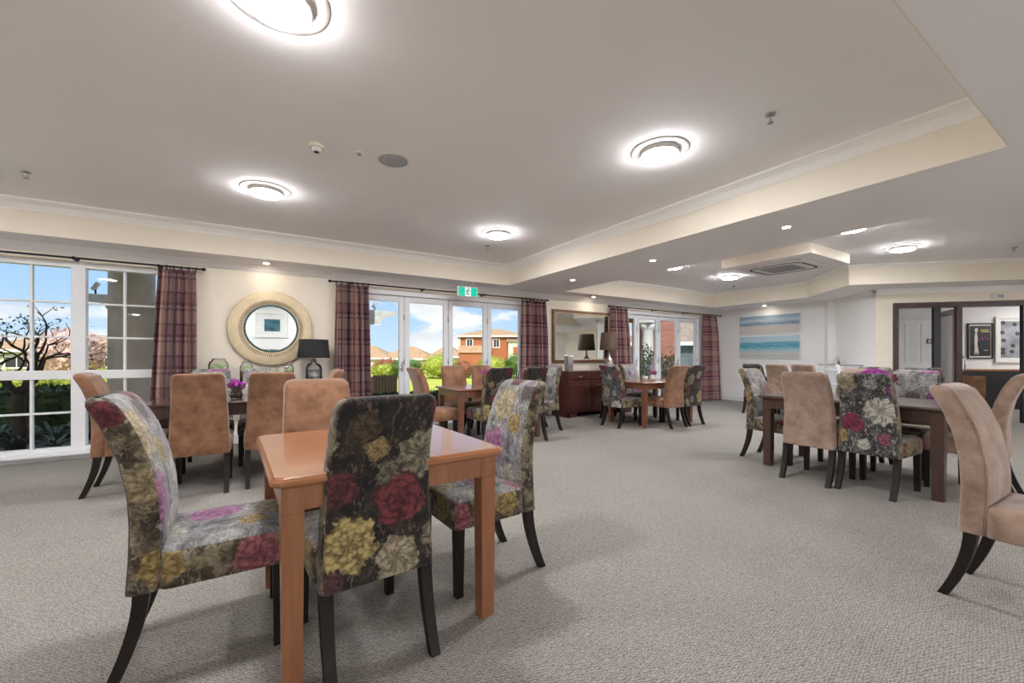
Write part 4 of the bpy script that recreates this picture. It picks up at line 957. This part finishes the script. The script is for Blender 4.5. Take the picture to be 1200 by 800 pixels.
def rdir(): return Vector((rng.gauss(0, 1), rng.gauss(0, 1), rng.gauss(0, 1))).normalized()
def shrub(x, y, rx, rz, mat, label, n=500, size=.16, name='garden_shrub', group='shrubs beyond the lawn', base=ZG):
    T = thing(name, label, 'shrub', (x, y, base), 0, group); mb = MB(); core = MB()
    bmesh.ops.create_icosphere(core.bm, subdivisions=3, radius=1)
    for v in core.bm.verts:
        k = .86 + .1 * math.sin(v.co.x * 7 + x) * math.sin(v.co.z * 6 + y); v.co = Vector((v.co.x * rx * k, v.co.y * rx * k, rz + v.co.z * rz * k))
    core.build('inner_foliage', mat, T)
    for _ in range(n):
        d = rdir(); p = Vector((d.x * rx, d.y * rx, rz + d.z * rz)) * rng.uniform(.82, 1.0); p.z = max(p.z, .02)
        leaf(mb, p, d + rdir() * .9, size * rng.uniform(.6, 1.3))
    o = mb.build('leaves', mat, T); o['kind'] = 'stuff'
def hedge(x0, x1, y0, y1, h, mat, label, n, size=.09):
    T = thing('clipped_hedge', label, 'hedge', ((x0 + x1) / 2, (y0 + y1) / 2, ZG)); a, b = (x1 - x0) / 2, (y1 - y0) / 2
    MB().b2((-a, -b, 0), (a, b, h - .04), .05).build('inner_foliage', mat, T); mb = MB()
    for _ in range(n):
        f = rng.random(); x, y, z = rng.uniform(-a, a), rng.uniform(-b, b), rng.uniform(0, h)
        if f < .5: y = -b
        elif f < .9: z = h - .04
        else: x = -a if rng.random() < .5 else a
        leaf(mb, Vector((x, y, z)), rdir() + Vector((0, -.4, .5)), size * rng.uniform(.6, 1.3))
    o = mb.build('leaves', mat, T); o['kind'] = 'stuff'
hedge(-6.5, -1.0, 9.3, 10.3, .84, 'leaf_dark', 'dark clipped hedge outside the multi-pane window', 5000)
hedge(1.6, 6.9, 9.4, 10.3, .46, 'leaf_dark', 'low dark clipped hedge outside the exit doors', 5000)
# strappy plants below the window
for i, (x, y, s) in enumerate(((-3.0, 8.7, .8), (-2.45, 8.75, .9), (-2.3, 8.2, .5), (-2.25, 9.05, .42), (-2.75, 8.35, .7), (-.75, 8.9, .4))):
    T = thing('strappy_plant', ('strap leaved plant at the foot of the bare tree', 'strap leaved plant right of the bare tree trunk', 'strap leaved plant below the window mullion', 'strap leaved plant by the brown pillar foot', 'low strap leaved plant close to the glass', 'strap leaved plant behind the brown pillar')[i], 'plant', (x, y, ZG + .03), 0, 'strap leaved plants')
    for k in range(30):
        a = rng.uniform(0, 6.28); L_ = s * rng.uniform(.6, 1.0); d = Vector((math.cos(a), math.sin(a), 0)); sd = Vector((-d.y, d.x, 0)); wd = .022
        pts = [d * (L_ * f * .75) + Vector((0, 0, L_ * (f * 1.15 - f * f * .75))) for f in (0, .3, .6, .85, 1)]
        mb = MB() if k == 0 else mb
        vs_ = []
        for q, p in enumerate(pts): ww = wd * (1, 1, .9, .6, .1)[q]; vs_ += [p - sd * ww, p + sd * ww]
        mb.faces(vs_, [(2 * q, 2 * q + 1, 2 * q + 3, 2 * q + 2) for q in range(4)])
    o = mb.build('leaves', 'leaf_strap', T); o['kind'] = 'stuff'
# bare branched tree with a little blossom
T = thing('bare_tree', 'gnarled small tree with bare branches outside the multi-pane window', 'tree', (-2.70, 8.35, ZG)); br = MB(); lv = MB()
br.tube([(0, 0, 0), (.03, 0, .35), (.01, .02, .62), (.02, 0, .85)], [.085, .07, .066, .055], 10)
def branch(p, d, ln, rd, dep):
    pts = [p]; q = p.copy(); dd = d.copy()
    for i in range(4): dd = (dd + rdir() * .35 + Vector((0, 0, .10))).normalized(); q = q + dd * ln / 4; pts.append(q.copy())
    br.tube(pts, [rd * .72 * (1 - .13 * i) for i in range(5)], 6)
    if dep == 0:
        for _ in range(5): leaf(lv, q + rdir() * .06, rdir(), .05)
        return
    for _ in range(2 if dep > 1 else 2): branch(pts[rng.choice((2, 3, 4))], (dd + rdir() * .9).normalized(), ln * .72, rd * .6, dep - 1)
for a in (0.1, 1.3, 2.4, 3.3, 4.4, 5.5): branch(Vector((.02, 0, .82)), Vector((math.cos(a), math.sin(a) * .6, .75)).normalized(), .62, .045, 3)
br.build('branches', 'bark', T); o = lv.build('leaves', 'leaf_dark', T); o['kind'] = 'stuff'
# pergola
for i, (x, l) in enumerate(((-1.565, 'round brown rendered pillar outside the multi-pane window'), (1.62, 'round brown rendered pillar hidden behind the curtain by the exit doors'))):
    T = thing('garden_pillar', l, 'pillar', (x, 8.6, ZG), 0, 'pergola pillars'); MB().lathe([(.33, 0), (.33, .1), (.285, .12), (.278, 2.05), (.30, 2.07), (.30, 2.12), (.278, 2.14), (.275, 3.2)], 40).build('shaft', 'render_brown', T)
T = thing('pergola_beam', 'grey timber pergola beam with scalloped ends between the pillars', 'beam', (0, 8.95, 0))
mb = MB(); prof = [(-2.24, 2.16), (2.66, 2.16), (2.66, 2.08), (2.58, 2.04), (2.46, 2.03), (2.37, 2.00), (2.33, 1.93), (2.32, 1.86), (-1.88, 1.86), (-1.89, 1.93), (-1.94, 2.00), (-2.02, 2.03), (-2.16, 2.04), (-2.24, 2.08)]
rings = [[(x, y, z) for x, z in prof] for y in (-.03, .03)]; mb.loft(rings, smooth=False).build('plank', 'timber_grey', T)
for i, (x, l) in enumerate(((-2.06, 'small floodlight on the pergola beam outside the window'), (2.20, 'small floodlight on the pergola beam outside the exit doors'))):
    T = thing('flood_light', l, 'floodlight', (x, 8.95, 2.16), 0, 'pergola floodlights'); MB().tube([(0, 0, 0), (0, 0, .07)], .012, 8).build('bracket', 'iron', T); MB().box((0, 0, .12), (.05, .10, .14), .012, rot=(0, R_(28), 0)).build('housing', 'timber_grey', T)
# slatted planter beyond the hedge
T = thing('slatted_planter', 'grey slatted wooden planter on the lawn outside the exit doors', 'planter', (3.55, 13.4, ZG))
for k in range(8): MB().b2((-.36 + k * .095, -.25, .02), (-.28 + k * .095, -.22, .76), .006).build('slat', 'bark', T)
MB().b2((-.36, -.22, 0), (.38, .25, .7), .01).build('box', 'bark', T)
for a in ((8.2, 25.4, 1.0, .62, 'leaf_mid', 'green round shrub behind the slatted planter'), (9.9, 24.2, 1.15, .78, 'leaf_lime', 'large lime green shrub in the middle door leaf'), (7.0, 26, .8, .45, 'leaf_lime', 'lime shrub at the left door leaf'),
          (11.3, 24, .7, .55, 'leaf_red', 'reddish shrub beside the lime one'), (7.6, 27.8, .9, .62, 'leaf_red', 'reddish shrub behind the left door leaf'), (13.2, 23.6, .95, .72, 'leaf_lime', 'lime shrub in the third door leaf'), (15.0, 23.2, 1.0, .78, 'leaf_mid', 'green shrub before the brick house'),
          (16.9, 22.8, .9, .5, 'leaf_dark', 'dark shrub before the brick house garage'), (12.2, 26.8, .7, .5, 'leaf_rust', 'rust shrub between the door leaves')): shrub(*a, n=1500, size=.11)
for a in ((-7.0, 20, 1.7, .45, 'leaf_lime', 'lime hedge shrub left in the multi-pane window'), (-4.0, 20.5, 1.4, .47, 'leaf_lime', 'lime hedge shrub right in the multi-pane window'), (-10.2, 19.5, 1.4, .55, 'leaf_mid', 'green shrub at the left picture edge'),
          (-12.6, 30, 1.9, 1.25, 'leaf_pink', 'pink blossom tree crown left in the window'), (-8.4, 32, 1.5, 1.45, 'leaf_pink', 'pink blossom tree crown near the window mullion'), (-4.4, 30, 1.9, 1.15, 'leaf_rust', 'rust coloured tree crown beside the brown pillar')): shrub(*a, n=2000, size=.2 if a[1] > 25 else .11)
# houses
def hip(mb, a, b, z0, z1, ov=.4):
    A, B = a + ov, b + ov; r = max(.2, A - B)
    mb.faces([(-A, -B, z0), (A, -B, z0), (A, B, z0), (-A, B, z0), (-r, 0, z1), (r, 0, z1)], [(0, 1, 5, 4), (1, 2, 5), (2, 3, 4, 5), (3, 0, 4), (3, 2, 1, 0)]); return mb
def house(x, y, rot, w_, d_, h, rh, wall, roof, label, wins=(), extra=None):
    T = thing('house', label, 'house', (x, y, ZG), R_(rot)); a, b = w_ / 2, d_ / 2
    MB().b2((-a, -b, 0), (a, b, h)).build('wall', wall, T); hip(MB(), a, b, h, h + rh).build('roof', roof, T)
    MB().b2((-a - .38, -b - .4, h - .2), (a + .38, -b - .33, h + .02)).build('fascia', 'joinery_white', T)
    for (wx, wz, ww, wh) in wins:
        o = frame_rect(MB(), wx - ww / 2, wx + ww / 2, wz, wz + wh, .12, -b - .08, -b).build('window', 'joinery_white', T)
        MB().b2((wx - ww / 2 + .1, -b - .03, wz + .1), (wx + ww / 2 - .1, -b - .01, wz + wh - .1)).build('pane', 'vent_dark', o); MB().b2((wx - .03, -b - .05, wz + .1), (wx + .03, -b - .02, wz + wh - .1)).build('mullion', 'joinery_white', o)
    return T
HR = -32
Hs = house(30.9, 54.6, HR, 9.4, 7, 4.35, 1.15, 'brick_orange', 'roof_tile', 'two storey orange brick house beyond the garden', ((-3.2, 2.6, 1.0, 1.3), (.6, 2.6, 1.0, 1.3), (-3.2, .5, 1.1, 1.3)))
MB().b2((-4.9, -3.62, 0), (-4.5, -3.4, 4.2)).build('corner_quoin', 'wall_pale', Hs); MB().b2((2.3, -5.2, 0), (5.2, -3.4, 3.4)).build('porch', 'wall_pale', Hs); MB().b2((3.0, -5.26, 1.6), (4.4, -5.2, 2.7)).build('porch_panel', 'brick_orange', Hs); MB().b2((2.1, -5.4, 3.4), (5.4, -3.2, 3.75)).build('porch_roof', 'roof_tile_grey', Hs)
MB().b2((-4.5, -5.0, 0), (-.2, -3.5, 1.9)).build('low_wing', 'brick_orange', Hs); MB().faces([(-4.7, -5.2, 1.9), (0, -5.2, 1.9), (0, -3.4, 3.0), (-4.7, -3.4, 3.0)], [(0, 1, 2, 3)]).build('lean_roof', 'roof_tile', Hs)
house(13.8, 61, HR, 8, 6, 1.2, 1.75, 'wall_pale', 'roof_tile', 'tan hip roofed bungalow left in the exit doors', ((-1.5, .2, 1.2, .8),)); house(19.4, 58.4, HR, 7, 6, 1.1, 1.7, 'wall_pale', 'roof_tile', 'tan hip roofed bungalow in the second door leaf', ((0, .2, 1.2, .8),)); house(24.4, 56.5, HR, 4, 5, 1.4, 1.7, 'wall_pale', 'roof_tile', 'small tan roofed bungalow left of the brick house')
house(-12.5, 52, 0, 12, 8, 1.9, 1.4, 'wall_pale', 'roof_tile', 'long pale bungalow far behind the bare tree', ((-3, .4, 1.4, 1.0), (2, .4, 1.4, 1.0))); house(-4.0, 50, 0, 9, 7, 1.9, 1.3, 'brick_orange', 'roof_tile', 'orange bungalow far beside the brown pillar', ((-2, .4, 1.4, 1.0),))
# brick wing and porch outside the far doors
T = thing('brick_wing', 'brick porch wing outside the far terrace doors', 'building', (11.8, 10.4, ZG))
MB().b2((-2.8, .9, 0), (-.1, 1.2, 3.1)).build('wall', 'brick_wing', T); MB().b2((.50, -.75, 0), (1.50, .6, 3.3)).build('pier', 'brick_wing', T); MB().b2((-2.8, -.8, 2.62), (.50, .6, 3.3)).build('lintel', 'brick_orange', T); MB().b2((-2.0, .82, .2), (-.6, .9, 2.1)).build('timber_door', 'wood_brown', T)
T = thing('porch_column', 'white round porch column outside the far terrace doors', 'column', (11.22, 9.35, ZG)); MB().lathe([(.24, 0), (.24, .1), (.19, .13), (.18, 2.2), (.21, 2.25), (.25, 2.33), (.25, 2.45)], 32).build('shaft', 'joinery_white', T); MB().box((0, 0, 2.53), (.56, .56, .16), .01).build('capital', 'joinery_white', T)
for (x, y, h, l) in ((10.35, 8.75, 1.75, 'tall leafy plant before the white porch column'), (11.45, 8.75, 1.45, 'slim leafy plant by the brick pier')):
    T = thing('potted_plant', l, 'plant', (x, y, ZG + .03), 0, 'terrace plants'); MB().lathe([(.14, 0), (.19, .3), (.2, .32), (.17, .32)], 20).build('pot', 'render_brown', T); mb = MB(); st = MB()
    for k in range(7):
        a = k * .9; top = Vector((math.cos(a) * .2, math.sin(a) * .2, h * rng.uniform(.8, 1))); st.tube([(0, 0, .3), top * .6, top], .01, 5)
        for j in range(60): f = rng.uniform(.3, 1); leaf(mb, top * f + rdir() * .07, rdir() + Vector((0, 0, .2)), .13, .4)
    o = mb.build('leaves', 'leaf_mid', T); o['kind'] = 'stuff'; st.build('stems', 'bark', T)
house(24, 17.5, -50, 7, 6, 2.2, 1.6, 'slate_house', 'roof_tile_grey', 'dark blue grey house past the far terrace doors', ((-1.5, .8, 1.4, 1.1), (1.4, .8, 1.2, 1.1)))
# potted plant by the wall opposite the windows, reflected in the round mirror
T = thing('potted_plant', 'tall green plant reflected at the left of the round mirror', 'plant', (-.95, YF + .75, 0)); MB().lathe([(.16, 0), (.22, .4), (.23, .42), (.2, .42)], 24).build('pot', 'ceramic_white', T); mb = MB()
for j in range(420): z = rng.uniform(.5, 2.1); leaf(mb, Vector((rng.gauss(0, .16), rng.gauss(0, .13), z)), rdir() + Vector((0, 0, .2)), .2, .4)
o = mb.build('leaves', 'leaf_mid', T); o['kind'] = 'stuff'; MB().tube([(0, 0, .4), (.03, 0, 1.2), (0, 0, 2.0)], .02, 6).build('stem', 'bark', T)
